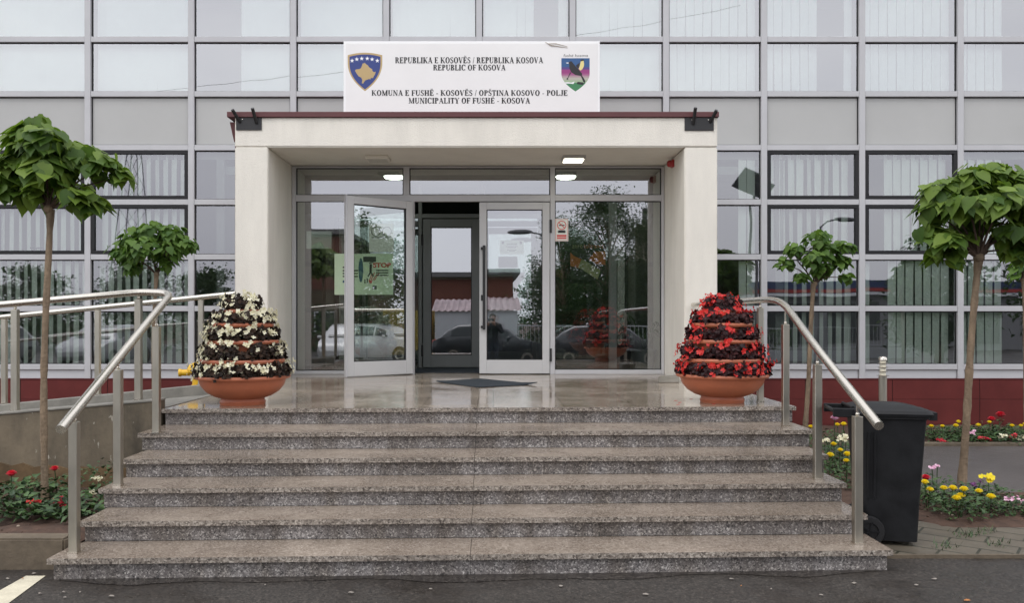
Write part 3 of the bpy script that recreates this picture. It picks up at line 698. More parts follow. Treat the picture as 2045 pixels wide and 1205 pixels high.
# ------------------------------------------------------------------ lettering: a drawn bold serif face
def letters():
    G = {}; ST, TH, SF = .235, .095, .07
    def vs(x0, y0, x1, y1, w): return [(x0-w/2, y0), (x0+w/2, y0), (x1+w/2, y1), (x1-w/2, y1)]
    def hb(x0, x1, y, t=TH): return [(x0, y-t/2), (x1, y-t/2), (x1, y+t/2), (x0, y+t/2)]
    def sf(x, y, l=.36): return hb(x-l/2, x+l/2, SF/2 if y == 0 else 1-SF/2, SF)
    def arc(cx, cy, rx, ry, a0, a1, wside=ST, wtop=TH, n=14):
        out = []; L = []
        for i in range(n+1):
            a = R(lerp(a0, a1, i/n)); c, s_ = math.cos(a), math.sin(a)
            L.append(((cx+rx*c, cy+ry*s_), (cx+(rx-wside)*c, cy+(ry-wtop)*s_)))
        for i in range(n): out.append([L[i][0], L[i+1][0], L[i+1][1], L[i][1]])
        return out
    def drop(x, y0, y1, w=TH): return vs(x, y0, x, y1, w)
    stem = lambda x: [vs(x, 0, x, 1, ST), sf(x, 0), sf(x, 1)]
    G['I'] = (stem(.2), .40)
    E = stem(.2)+[hb(.2, .66, 1-TH/2), hb(.2, .68, TH/2), hb(.2, .5, .52), drop(.63, .78, 1), drop(.65, 0, .24), drop(.49, .40, .64)]
    G['E'] = (E, .74); G['F'] = (stem(.2)+[hb(.2, .66, 1-TH/2), hb(.2, .5, .5), drop(.63, .76, 1), drop(.49, .38, .62)], .68)
    G['L'] = (stem(.2)+[hb(.2, .68, TH/2), drop(.65, 0, .28)], .72)
    bowl = lambda cy, ry, rx: [hb(.2, .40, cy+ry-TH/2), hb(.2, .40, cy-ry+TH/2)]+arc(.38, cy, rx, ry, 90, -90)
    G['P'] = (stem(.2)+bowl(.735, .265, .30), .70)
    G['R'] = (stem(.2)+bowl(.745, .255, .30)+[vs(.46, .5, .68, 0, .2), sf(.73, 0, .2)], .82)
    G['B'] = (stem(.2)+bowl(.765, .235, .28)+bowl(.265, .265, .33), .76)
    G['O'] = (arc(.43, .5, .41, .53, 0, 360, n=28), .86)
    G['C'] = (arc(.43, .5, .41, .53, 48, 318, n=24)+[drop(.72, .68, .98), drop(.74, .06, .2, .05)], .82)
    G['S'] = (arc(.32, .75, .27, .27, 25, 250, .15, .09)+arc(.32, .27, .29, .29, 95, -150, .16, .09)+[drop(.53, .72, .98, .05), drop(.06, .04, .30, .05), vs(.50, .33, .16, .70, .2)], .64)
    G['K'] = (stem(.2)+[vs(.28, .40, .70, .98, .08), vs(.40, .56, .74, .02, .22), sf(.72, 1, .28), sf(.77, 0, .26)], .88)
    G['A'] = ([vs(.14, 0, .40, 1, .075), vs(.70, 0, .40, 1, .21), hb(.24, .58, .34), sf(.14, 0, .26), sf(.70, 0, .32)], .84)
    G['V'] = ([vs(.40, .0, .14, 1, .21), vs(.42, 0, .68, 1, .075), sf(.14, 1, .32), sf(.69, 1, .24)], .82)
    G['U'] = ([vs(.2, .3, .2, 1, ST), vs(.68, .3, .68, 1, .08), sf(.2, 1), sf(.68, 1, .26)]+arc(.41, .31, .31, .33, 180, 360, .14), .84)
    G['N'] = ([vs(.16, 0, .16, 1, .08), vs(.72, 0, .72, 1, .08), vs(.72, 0, .16, 1, .22), sf(.16, 0, .28), sf(.12, 1, .2), sf(.72, 1, .28)], .88)
    G['M'] = ([vs(.16, 0, .16, 1, .08), vs(.88, 0, .88, 1, ST), vs(.52, .03, .18, 1, .2), vs(.52, .03, .84, 1, .08), sf(.16, 0, .28), sf(.88, 0, .34), sf(.12, 1, .2), sf(.90, 1, .3)], 1.06)
    G['H'] = (stem(.2)+stem(.68)+[hb(.2, .68, .5)], .90)
    G['T'] = ([vs(.36, 0, .36, 1, ST), sf(.36, 0), hb(.04, .68, 1-TH/2), drop(.07, .74, 1), drop(.65, .74, 1)], .72)
    G['Y'] = ([vs(.40, 0, .40, .5, ST), sf(.40, 0), vs(.38, .45, .14, 1, .2), vs(.42, .45, .68, 1, .08), sf(.14, 1, .3), sf(.70, 1, .24)], .80)
    G['J'] = ([vs(.36, .22, .36, 1, ST), sf(.36, 1)]+arc(.24, .20, .22, .25, 0, -170, .16, .08), .54)
    G['Ë'] = (E+[vs(.28, 1.12, .28, 1.25, .13), vs(.50, 1.12, .50, 1.25, .13)], .74)
    G['Š'] = (G['S'][0]+[vs(.30, 1.10, .16, 1.26, .08), vs(.34, 1.10, .48, 1.26, .08)], .64)
    G['/'] = ([vs(.06, -.04, .28, 1.04, .08)], .34); G['-'] = ([hb(.06, .36, .36, .10)], .42); G[' '] = ([], .30)
    return G
GLY = letters()
def serif_text(s, mb, xc0, xc1, ybase, cap, y):
    """lay a line between world x positions xc0..xc1 on the vertical plane y, base z = ybase"""
    tot = sum(GLY[c][1]+.045 for c in s); kx = (xc1-xc0)/tot; x = xc0; n = 0
    for c in s:
        polys, w = GLY[c]
        for p in polys:
            n += 1; yy = y-.0006-(n % 40)*.00008
            mb.add([(x+a*kx, yy, ybase+b*cap) for a, b in p], [tuple(range(len(p)))])
        x += (w+.045)*kx

SD = 10.9
sg = thing('municipal_sign', 'large white sign with two crests and black lettering standing on the porch roof', 'sign', (0, SD, 3.35))
def sx(x): return PX(x, SD)
def sz(y): return PZ(y, SD)
sgc = lambda o: child_world(o, sg)
sgc(MB().box(sx(686), sx(1198), SD, SD+.09, sz(231), sz(82)).build('sign_box', signe, bevel=.004))
sgc(MB().box(sx(690.5), sx(1194), SD-.0035, SD-.0005, sz(231), sz(86.5)).build('sign_face', signw))
sgc(MB().box(sx(760), sx(764), SD+.09, SD+.5, sz(200), sz(196)).box(sx(1110), sx(1114), SD+.09, SD+.5, sz(200), sz(196)).box(sx(760), sx(764), SD+.09, SD+.13, 3.3, sz(196)).box(sx(1110), sx(1114), SD+.09, SD+.13, 3.3, sz(196)).build('support_frame', alu))
YS = SD-.0042
for s, xa, xb, yb, cp_ in (('REPUBLIKA E KOSOVËS / REPUBLIKA KOSOVA', 789, 1085, 126, 11.8), ('REPUBLIC OF KOSOVA', 865, 1010, 140.3, 11.2),
                    ('KOMUNA E FUSHË - KOSOVËS / OPŠTINA KOSOVO - POLJE', 742, 1134, 191, 11.0), ('MUNICIPALITY OF FUSHË - KOSOVA', 816, 1059, 206.5, 11.2)):
    mb = MB(); serif_text(s, mb, sx(xa), sx(xb), sz(yb), cp_*SD/F, YS); sgc(mb.build('lettering', ink))
# crest with six stars and a map outline
def flat(mb, pts, off): mb.add([(sx(x), SD-.004-off, sz(y)) for x, y in pts], [tuple(range(len(pts)))])
def shield(x0, x1, y0, y1, ins, arch, t0=.18, ex=2.3):
    cx = (x0+x1)/2; hw_ = (x1-x0)/2-ins; pts = []
    for i in range(13):
        t = -1+i/6; pts.append((cx+hw_*t, y0+ins+arch*(t*t)))
    h = y1-y0-2*ins
    for i in range(1, 15):
        t = i/14; pts.append((cx+hw_*(1-(max(0, t-t0)/(1-t0))**ex), y0+ins+arch+(h-arch)*t))
    left_ = [(2*cx-x, y) for x, y in pts[13:-1]][::-1]
    return pts+left_
cr = MB(); flat(cr, shield(694.5, 763.5, 105, 182, 0, 5), .0); e1 = cr.build('crest', gold); sgc(e1)
cr = MB(); flat(cr, shield(694.5, 763.5, 105, 182, 3.6, 4.5), .0010); sgc(cr.build('crest_field', eblue))
cr = MB()
for i, (x, y) in enumerate(((703.3, 121.2), (712.7, 118.3), (722.5, 116.8), (733.5, 116.8), (743.2, 118.3), (753.6, 121.2))):
    pts = []
    for k in range(10):
        rr = 4.6 if k % 2 == 0 else 1.85; a = -math.pi/2+k*math.pi/5; pts.append((x+rr*math.cos(a), y+rr*math.sin(a)))
    flat(cr, pts, .0020)
sgc(cr.build('crest_stars', ewhite))
mp_px = [(728.5,125),(731,128),(735,130.5),(737,134),(740.5,136.5),(743.5,138),(743.5,141),(746.5,144),(750.5,143),(749.5,147),(748,150),(746,153.5),(745,156),(741,155.5),(739.5,159),(737.5,157.5),(735,158.5),(729.5,160.5),(727,164),(725.5,166.8),(722.5,166),(723.8,160),(721.5,155),(716.5,152.5),(713.5,148.5),(711,144.5),(709,140.5),(711.5,138.5),(717,138),(720.5,136.5),(723,131.5),(724,127),(726.5,126.5)]
cr = MB(); flat(cr, mp_px, .0020); sgc(cr.build('crest_map', gold))
# town crest: layered bands, two birds
tx0, tx1, ty0, ty1 = 1121, 1177.5, 116, 182.5
bands = [(0, (.028,.10,.26)), (.27, (.09,.05,.22)), (.34, (.30,.04,.19)), (.46, (.36,.10,.24)), (.52, (.42,.28,.32)), (.58, (.46,.44,.38)), (.66, (.36,.46,.30)), (.74, (.05,.22,.09)), (1.01, None)]
full = shield(tx0, tx1, ty0, ty1, 0, 0, .48, 1.9)
def clip(poly, ya, yb):
    def cut(pl, y, keep):
        out = []
        for i in range(len(pl)):
            a, b = pl[i], pl[(i+1) % len(pl)]; ia, ib = keep(a[1], y), keep(b[1], y)
            if ia: out.append(a)
            if ia != ib:
                t = (y-a[1])/(b[1]-a[1]); out.append((lerp(a[0], b[0], t), y))
        return out
    p = cut(poly, ya, lambda v, y: v >= y); return cut(p, yb, lambda v, y: v <= y) if p else p
bm_mats = []; cr = MB()
for i in range(len(bands)-1):
    ya = ty0+(ty1-ty0)*bands[i][0]; yb = ty0+(ty1-ty0)*bands[i+1][0]; pl = clip(full, ya, yb)
    bm_mats.append(M('crest_band', bands[i][1], .5)); cr.cur = len(bm_mats)-1
    if pl and len(pl) > 2: flat(cr, pl, .0)
sgc(cr.build('town_crest', bm_mats))
K = 130/1205
def bp(lst): return [(1080+x*K, 90+y*K) for x, y in lst]
cr = MB(); flat(cr, bp([(510,325),(540,300),(570,300),(605,345),(650,400),(700,450),(765,530),(760,560),(800,620),(825,670),(810,700),(785,680),(740,570),(640,552),(560,500),(530,430),(525,350)]), .0012)
flat(cr, bp([(540,505),(560,510),(505,610),(508,635),(480,640),(475,620),(500,600)]), .0016)
flat(cr, bp([(650,375),(725,320),(715,380),(700,430),(665,410)]), .0009); flat(cr, bp([(735,270),(790,262),(805,285),(740,300)]), .0016)
flat(cr, bp([(665,690),(700,680),(780,690),(800,715),(775,735),(690,725),(672,722)]), .0010); sgc(cr.build('crest_dark_bird', ink))
cr = MB(); flat(cr, bp([(740,295),(790,285),(800,340),(798,390),(770,445),(735,470),(700,440),(720,390)]), .0012); sgc(cr.build('crest_pale_bird', M('crest_yellow', (.80,.68,.28), .5)))
cr = MB(); flat(cr, bp([(465,325),(512,320),(512,340),(480,338)]), .0012); flat(cr, bp([(440,690),(500,685),(560,695),(625,675),(605,720),(540,712),(470,712)]), .0010); sgc(cr.build('crest_detail', ewhite))
cr = MB(); text_mesh('fushë kosova', cr, lambda x, y: (sx(1149.5)+x+y*.2, SD-.0043, sz(113.2)+y), .05, sx(1174)-sx(1125)); sgc(cr.build('crest_caption', ink))
cr = MB().tube([(sx(1089), SD-.006, sz(84)), (sx(1100), SD-.012, sz(90.5)), (sx(1117), SD-.008, sz(93)), (sx(1134), SD-.005, sz(95.5))], [.003, .006, .004, .002], 6)
cr.tube([(sx(1094), SD-.006, sz(87)), (sx(1110), SD-.012, sz(87)), (sx(1133), SD-.006, sz(93))], [.003, .004, .002], 6)
sgc(cr.build('torn_strip', M('torn_film', (.45, .39, .32), .8)))

# flag pole brackets
def bracket(xa, xb, ya, yb, tubes, lab):
    t = thing('flagpole_bracket', lab, 'flagpole bracket', (PX((xa+xb)/2, PF), PF, PZ((ya+yb)/2, PF)), group='flagpole brackets on the porch front')
    w, h = (xb-xa)*PF/F/2, (yb-ya)*PF/F/2
    MB().box(-w, w, -.014, -.001, -h, h).build('plate', blackm, parent=t, bevel=.002)
    for (x0, y0, x1, y1) in tubes:
        a = P(x0, y0, PF)-Vector(t.location); b = P(x1, y1, PF-.13)-Vector(t.location); a.y = -.014
        o = MB().tube([a, b], .021, 12).build('socket', blackm, parent=t, smooth=40)
    for x in (-.5, .62): 
        bo = MB(); bo.lathe([(.008, 0), (.007, .006), (.001, .007)], 8); bo.v = [(a+x*w, -.014-c, b+h*.5) for a, b, c in bo.v]; bo.build('bolt', steel, parent=t)
bracket(472, 523, 232, 260, ((480, 244, 464, 219), (513, 246, 504, 216)), 'black flagpole bracket on the left end of the porch front')
bracket(1367, 1425, 233, 261, ((1384, 248, 1389, 215), (1418, 244, 1431, 220)), 'black flagpole bracket on the right end of the porch front')

# ------------------------------------------------------------------ notices on the glass
def notice(name, lab, cat, xa, xb, ya, yb, D, m_, deco):
    t = thing(name, lab, cat, (PX((xa+xb)/2, D), D, PZ((ya+yb)/2, D))); w, h = (xb-xa)*D/F/2, (yb-ya)*D/F/2
    MB().box(-w, w, .0, .0015, -h, h).build('sheet', m_, parent=t)
    deco(t, w, h); return t
def fl_(mb, pts, off=.001): mb.add([(x, -off, z) for x, z in pts], [tuple(range(len(pts)))])
def ring(mb, cx, cz, r0, r1, off, n=28):
    for i in range(n):
        a, b = 2*math.pi*i/n, 2*math.pi*(i+1)/n
        fl_(mb, [(cx+r0*math.cos(a), cz+r0*math.sin(a)), (cx+r1*math.cos(a), cz+r1*math.sin(a)), (cx+r1*math.cos(b), cz+r1*math.sin(b)), (cx+r0*math.cos(b), cz+r0*math.sin(b))], off)
def rect(mb, x0, x1, z0, z1, off=.001): fl_(mb, [(x0, z0), (x1, z0), (x1, z1), (x0, z1)], off)
def nosmoke(t, w, h):
    pink = M('notice_red', (.62, .12, .11), .6); mb = MB(); e = .006
    for q in ((-w+e, w-e, h-e-.005, h-e), (-w+e, w-e, -h+e, -h+e+.005), (-w+e, -w+e+.005, -h+e+.005, h-e-.005), (w-e-.005, w-e, -h+e+.005, h-e-.005)): rect(mb, *q)
    cz = h*.42; ring(mb, 0, cz, .052, .064, .001)
    rect(mb, -w*.72, w*.72, -h*.62, -h*.42); rect(mb, -w*.72, w*.72, -h*.80, -h*.66)
    mb.build('red_marks', pink, parent=t)
    mb = MB(); rect(mb, -.04, .04, cz-.007, cz+.007, .0012); fl_(mb, [(-.005, cz+.012), (.0, cz+.012), (.012, cz+.034), (.008, cz+.034)], .0012)
    for z, ww in ((-.06, .5), (-.14, .62), (-.22, .55)): rect(mb, -w*ww, w*ww, h*z-.006, h*z+.006)
    mb.build('black_marks', ink, parent=t)
    mb = MB(); a = R(-45); c, s_ = math.cos(a), math.sin(a); fl_(mb, [(c*x-s_*z, cz+s_*x+c*z) for x, z in ((-.056, -.006), (.056, -.006), (.056, .006), (-.056, .006))], .0022); mb.build('slash', pink, parent=t)
notice('no_smoking_notice', 'white no smoking notice with red border stuck on the right glass pane', 'notice', 1108.5, 1135, 437, 482, DD-.018, paper, nosmoke)
def stop(t, w, h):
    mb = MB(); text_mesh('STOP', mb, lambda x, y: (w*.62+x, -.001, h*.34+y), .085, w*.62, bold=.004)
    for i in range(4): fl_(mb, [(w*.18+i*.022, -h*.3), (w*.18+i*.022+.012, -h*.3), (w*.26+i*.036+.012, h*.02+.02*(i % 2)), (w*.26+i*.036, h*.02+.02*(i % 2))])
    fl_(mb, [(w*.16, -h*.3), (w*.30, -h*.3), (w*.27, -h*.44), (w*.2, -h*.44)]); mb.build('red_print', postred, parent=t)
    mb = MB(); rect(mb, -w*.02, w*.42, h*.60, h*.86)
    fl_(mb, [(w*.20, h*.5), (w*.28, h*.5), (w*.27, h*.1), (w*.19, h*.1)]); fl_(mb, [(w*.12, -h*.12), (w*.17, -h*.12), (w*.26, h*.1), (w*.2, h*.1)], .0012); fl_(mb, [(w*.30, -h*.12), (w*.36, -h*.12), (w*.27, h*.1), (w*.21, h*.1)], .0014)
    fl_(mb, [(w*.18, h*.52), (w*.34, h*.56), (w*.34, h*.6), (w*.18, h*.58)], .0016)
    for z in (.16, .04, -.08): rect(mb, w*.42, w*.84, h*z, h*(z+.055))
    fl_(mb, [(w*.02, -h*.45), (w*.06, -h*.45), (w*.06, -h*.25), (w*.02, -h*.25)]); fl_(mb, [(w*.1, -h*.45), (w*.14, -h*.45), (w*.14, -h*.2), (w*.1, -h*.2)])
    rect(mb, w*.3, w*.44, -h*.74, -h*.56)
    for i, z in enumerate((.3, .14, 0, -.14)): rect(mb, -w*.72, -w*(.2 if i else .5), h*z, h*(z+.07))
    mb.build('black_print', ink, parent=t)
    mb = MB(); mb.ball((0, 0, 0), .01, 12, 8); mb = MB(); pts = [(-w*.1+.055*math.cos(2*math.pi*i/20)*.6, h*.2+.17*math.sin(2*math.pi*i/20)) for i in range(20)]; fl_(mb, pts, .0008); rect(mb, -w*.72, -w*.45, -h*.42, -h*.3); mb.build('blue_print', M('poster_blue', (.03, .10, .16), .7), parent=t)
notice('stop_poster', 'pale green poster reading STOP with a walking figure, on the left glass pane', 'poster', 668, 785, 507, 589, DD-.02, postg, stop)
notice('paper_notice', 'plain pale sheet taped inside the left glass above the green poster', 'notice', 612, 662, 462, 497, DD+.03, paper, lambda t, w, h: None)
def wallp(t, w, h):
    mb = MB(); ring(mb, -w*.45, h*.45, .055, .068, .001); ring(mb, w*.45, h*.45, .055, .068, .001); rect(mb, -w*.8, w*.8, -h*.02, h*.06); mb.build('ring_print', M('grey_print', (.22, .23, .22), .7), parent=t)
notice('wall_chart', 'pale chart with two rings seen through the open door leaf above the green poster', 'poster', 737, 786, 447, 503, DD-.02, paper, wallp)
def zero(t, w, h):
    mb = MB(); fl_(mb, [(-w, h*.55), (-w*.8, h*.35), (-w*.2, h*.1), (-w*.45, -h*.35), (-w, -h*.2)]); fl_(mb, [(w, h*.6), (w*.4, h*.6), (w*.05, h*.15), (w*.5, -h*.1), (w, -h*.15)]); text_mesh('tolerance', mb, lambda x, y: (w*.34+x, -.001, h*.78+y), .1, w*1.15); mb.build('orange_print', orange, parent=t)
    mb = MB(); fl_(mb, [(-w*.35, h*.2), (w*.72, -h*.45), (w*.55, -h*.95), (-w*.55, -h*.28)], .0016); mb.build('banknote_print', noteg, parent=t)
    mb = MB(); text_mesh('zero', mb, lambda x, y: (-w*.6+x, -.001, h*.78+y), .1, w*.6); mb.build('pale_print', noteg, parent=t)
notice('anti_bribe_poster', 'dim poster with two orange hands passing a banknote inside the right glass', 'poster', 1139, 1209, 488, 560, 12.4, M('poster_dark', (.03, .04, .03), .6), zero)
def doornote(t, w, h):
    mb = MB()
    for z, ww in ((.5, .45), (.38, .4), (.1, .5), (-.05, .35), (-.4, .4), (-.55, .25)): rect(mb, -w*ww, w*ww, h*z-.004, h*z+.004)
    rect(mb, -w*.85, -w*.65, h*.45, h*.85); rect(mb, w*.65, w*.85, h*.45, h*.85); mb.build('print', ink, parent=t)
notice('door_notice', 'white notice sheet with two small crests behind the closed right door leaf', 'notice', 998, 1046, 480, 508, DD+.06, paper, doornote)

# doormat, loose stone, hydrant
mb = MB(); cs = [onground(871, 763, .006), onground(958, 757, .006), onground(1073, 768, .006), onground(955, 774, .006)]
cs = [Vector(c) for c in cs]; n = 8; vs = []
for j in range(n+1):
    for i in range(n+1):
        u, v = i/n, j/n; p = cs[0]*(1-u)*(1-v)+cs[1]*u*(1-v)+cs[2]*u*v+cs[3]*(1-u)*v
        curl = .022*max(0, u*v-.78)/.22+.012*max(0, (1-u)*(1-v)-.8)/.2; vs.append((p.x, p.y, .010+curl+random.uniform(0, .002)))
top = len(vs); vs += [(x, y, z-.009) for x, y, z in vs]
fs = []
for j in range(n):
    for i in range(n):
        a = j*(n+1)+i; fs.append((a, a+n+1, a+n+2, a+1)); fs.append((a+top, a+1+top, a+n+2+top, a+n+1+top))
ed = [i for i in range(n+1)]+[i*(n+1)+n for i in range(1, n+1)]+[n*(n+1)+i for i in range(n-1, -1, -1)]+[i*(n+1) for i in range(n-1, 0, -1)]
for i in range(len(ed)): a, b = ed[i], ed[(i+1) % len(ed)]; fs.append((a, b, b+top, a+top))
tag(mb.add(vs, fs).build('doormat', matm, smooth=40), 'dark blue doormat lying askew on the wet landing before the doors', 'doormat')
mb = MB(); p = onground(1337, 760, 0); mb.box(-.13, .10, -.07, .09, 0, .075)
for i, v in enumerate(mb.v): mb.v[i] = (v[0]+random.uniform(-.02, .02), v[1]+random.uniform(-.02, .02), v[2]+(random.uniform(-.012, .012) if v[2] > 0 else 0))
tag(mb.build('stone_block', blockm, bevel=.008, loc=(PX(1336, 9.98), 9.98, 0)), 'loose grey concrete block at the foot of the right porch pillar', 'block')
t = thing('hydrant', 'yellow hydrant beside the landing, half hidden by the white flower tower', 'hydrant', (PX(392, 9.3), 9.3, -.002)); t.scale = (1.25, 1.25, 1.3)
MB().lathe([(.05, 0), (.05, .012), (.035, .02), (.034, .10), (.06, .115), (.075, .13), (.075, .15)], 20).build('body', yellow, parent=t, smooth=40)
MB().lathe([(.078, .15), (.072, .18), (.05, .20), (.02, .212), (.001, .214)], 20).build('cap', yellow, parent=t, smooth=40)
MB().tube([(-.05, -.01, .125), (-.13, -.03, .125)], .028, 14).tube([(-.125, -.03, .125), (-.145, -.034, .125)], .034, 14).build('outlet', yellow, parent=t, smooth=40); MB().tube([(.05, .01, .125), (.12, .02, .125)], .028, 14).build('outlet', yellow, parent=t, smooth=40)

# ------------------------------------------------------------------ tiered flower towers
def leaf_quad(mb, p, d, nrm, L, Wd, fold=.25, col=None, droop=.2):
    """heart-shaped leaf from p along d, folded on the midrib, with a drooping tip"""
    d = d.normalized(); s_ = d.cross(nrm)
    if s_.length < 1e-4: s_ = d.orthogonal()
    s_.normalize(); nn = s_.cross(d).normalized(); mb.col = col
    tw = (hash((round(p.x, 3), round(p.z, 3))) % 100/100-.5)*.5
    def q(t, w): return p+d*L*t+s_*Wd*w+nn*(abs(w)*Wd*fold*(1-.8*t)-droop*L*t*t+w*tw*Wd*t-.25*Wd*w*w)
    rows = [(-.04, .20, .0), (.10, .43, .02), (.28, .50, .1), (.48, .42, .3), (.68, .26, .55), (.86, .09, .8)]
    vs = []
    for t, w, _ in rows: vs += [q(t, -w), q(t+(.06 if t < 0 else 0), -w*.45), q(max(t, 0), 0), q(t+(.06 if t < 0 else 0), w*.45), q(t, w)]
    vs.append(q(1.04, 0)); fs = []
    for i in range(len(rows)-1):
        for k in range(4): a = i*5+k; fs.append((a, a+1, a+6, a+5))
    e = (len(rows)-1)*5; fs += [(e+k, e+k+1, len(vs)-1) for k in range(4)]
    mb.add(vs, fs)
def leaf_simple(mb, p, d, nrm, L, Wd, col=None):
    d = d.normalized(); s_ = d.cross(nrm)
    if s_.length < 1e-4: s_ = d.orthogonal()
    s_.normalize(); nn = s_.cross(d).normalized(); mb.col = col
    mb.add([p, p+d*L*.45+s_*Wd*.5+nn*Wd*.15, p+d*L-nn*L*.15, p+d*L*.45-s_*Wd*.5+nn*Wd*.15, p+d*L*.5], [(0, 4, 1), (4, 2, 1), (0, 3, 4), (4, 3, 2)])
def blossom(mb, p, nrm, r, rng, petals=4):
    nrm = nrm.normalized(); u = nrm.orthogonal().normalized(); w = nrm.cross(u); a0 = rng.uniform(0, 6.3)
    for k in range(petals):
        a = a0+2*math.pi*k/petals; d = (u*math.cos(a)+w*math.sin(a)); sd_ = nrm.cross(d)
        c = rng.uniform(0, 1); mb.col = (c, c, c); rr = r*rng.uniform(.8, 1.15); lift = nrm*rr*rng.uniform(.1, .45)
        mb.add([p, p+d*rr*.55+sd_*rr*.5+lift*.5, p+d*rr*1.05+sd_*rr*.22+lift, p+d*rr*1.05-sd_*rr*.22+lift, p+d*rr*.55-sd_*rr*.5+lift*.5], [(0, 1, 2, 3, 4)])
def flower_tower(x, y, label, lm, pm, seed, prof, sparse):
    rng = random.Random(seed); t = thing('flower_tower', label, 'flower planter', (x, y, 0))
    MB().lathe([(.195, 0), (.20, .025), (.19, .04), (.19, .055), (.25, .075), (.315, .115), (.36, .17), (.378, .225), (.41, .232), (.417, .245), (.412, .262), (.395, .264), (.37, .25), (.36, .22), (.1, .215)], 56).build('bowl', terra, parent=t, smooth=35)
    for k in range(len(prof)):
        r, z, nl, nb = prof[k]
        if k > 0:
            zb = prof[k-1][1]-.03
            tier = MB().lathe([(r*.80, zb), (r*.86, z-.04), (r*.95, z-.036), (r+.012, z-.034), (r+.018, z-.018), (r+.012, z), (r-.01, z+.001), (r*.85, z-.015), (.02, z-.02)], 48).build('tier', terra, parent=t, smooth=35)
        fo = MB(); bl = MB(); inner = prof[k+1][0]*.84 if k+1 < len(prof) else .0
        hgt = (prof[k+1][1]-z)*.80 if k+1 < len(prof) else .12
        for i in range(int(nl*1.7)):
            a = rng.uniform(0, 2*math.pi); clump = max(0, .5+.3*math.sin(a*5+k*1.7+seed)+.3*math.sin(a*9-k*2.3+seed*2))
            rr = lerp(max(inner, r-.10), r+.005+.032*clump, rng.random()**.55); zz = z+.006+rng.random()*hgt*(.38+.66*clump)*(1.05-.3*max(0, (rr-r)/.04))-.03*(clump > .75 and rng.random() < .2)
            p = Vector((rr*math.cos(a), rr*math.sin(a), zz)); rad_ = Vector((math.cos(a), math.sin(a), 0)); tan_ = Vector((-math.sin(a), math.cos(a), 0))
            out = tan_*rng.uniform(-1, 1)+rad_*rng.uniform(-.2, .6)+Vector((0, 0, rng.uniform(-.8, .8))); nr_ = rad_*rng.uniform(.5, 1.2)+Vector((rng.uniform(-.4, .4), rng.uniform(-.4, .4), rng.uniform(.2, 1)))
            c = rng.random()**1.5; Lq = rng.uniform(.034, .055); leaf_simple(fo, p-out.normalized()*Lq*.5, out, nr_, Lq, Lq*rng.uniform(.8, 1.05), (c, c, c))
        fo.build('begonia_foliage', lm, parent=t)
        ncl = max(5, nb//4)
        for i in range(ncl):
            a = rng.uniform(0, 2*math.pi); rr = lerp(max(inner, r-.10), r+.042, rng.random()**.6); zz = z+hgt*rng.uniform(.12, 1.1)+.012
            if rr > r: zz -= (rr-r)*.5
            for q in range(rng.randint(2, 6)):
                p = Vector((rr*math.cos(a), rr*math.sin(a), zz))+Vector((rng.gauss(0, .020), rng.gauss(0, .020), rng.gauss(0, .014)))
                blossom(bl, p, Vector((math.cos(a), math.sin(a), rng.uniform(-.1, .7)))+Vector((rng.uniform(-.4, .4), rng.uniform(-.4, .4), 0)), rng.uniform(.0155, .0235), rng, rng.choice((2, 4, 4)))
        kind(bl.build('begonia_blossoms', pm, parent=t), 'stuff')
    return t
prof = [(.40, .255, 900, 130), (.35, .405, 800, 130), (.297, .575, 700, 120), (.25, .725, 600, 110), (.15, .845, 360, 70)]
D1 = EYE*F/(812-CY); flower_tower(PX(485, D1+.2), D1+.2, 'tall terracotta flower tower of white begonias at the left of the landing', begl, wpet, 3, [(a, b, int(c*1.1), int(d*2.5)) for a, b, c, d in prof], 1)
D2 = EYE*F/(807.5-CY); flower_tower(PX(1442, D2+.2), D2+.2, 'tall terracotta flower tower of red begonias at the right of the landing', begr, rpet, 8, [(a, b, c, int(d*1.9)) for a, b, c, d in prof], 1)

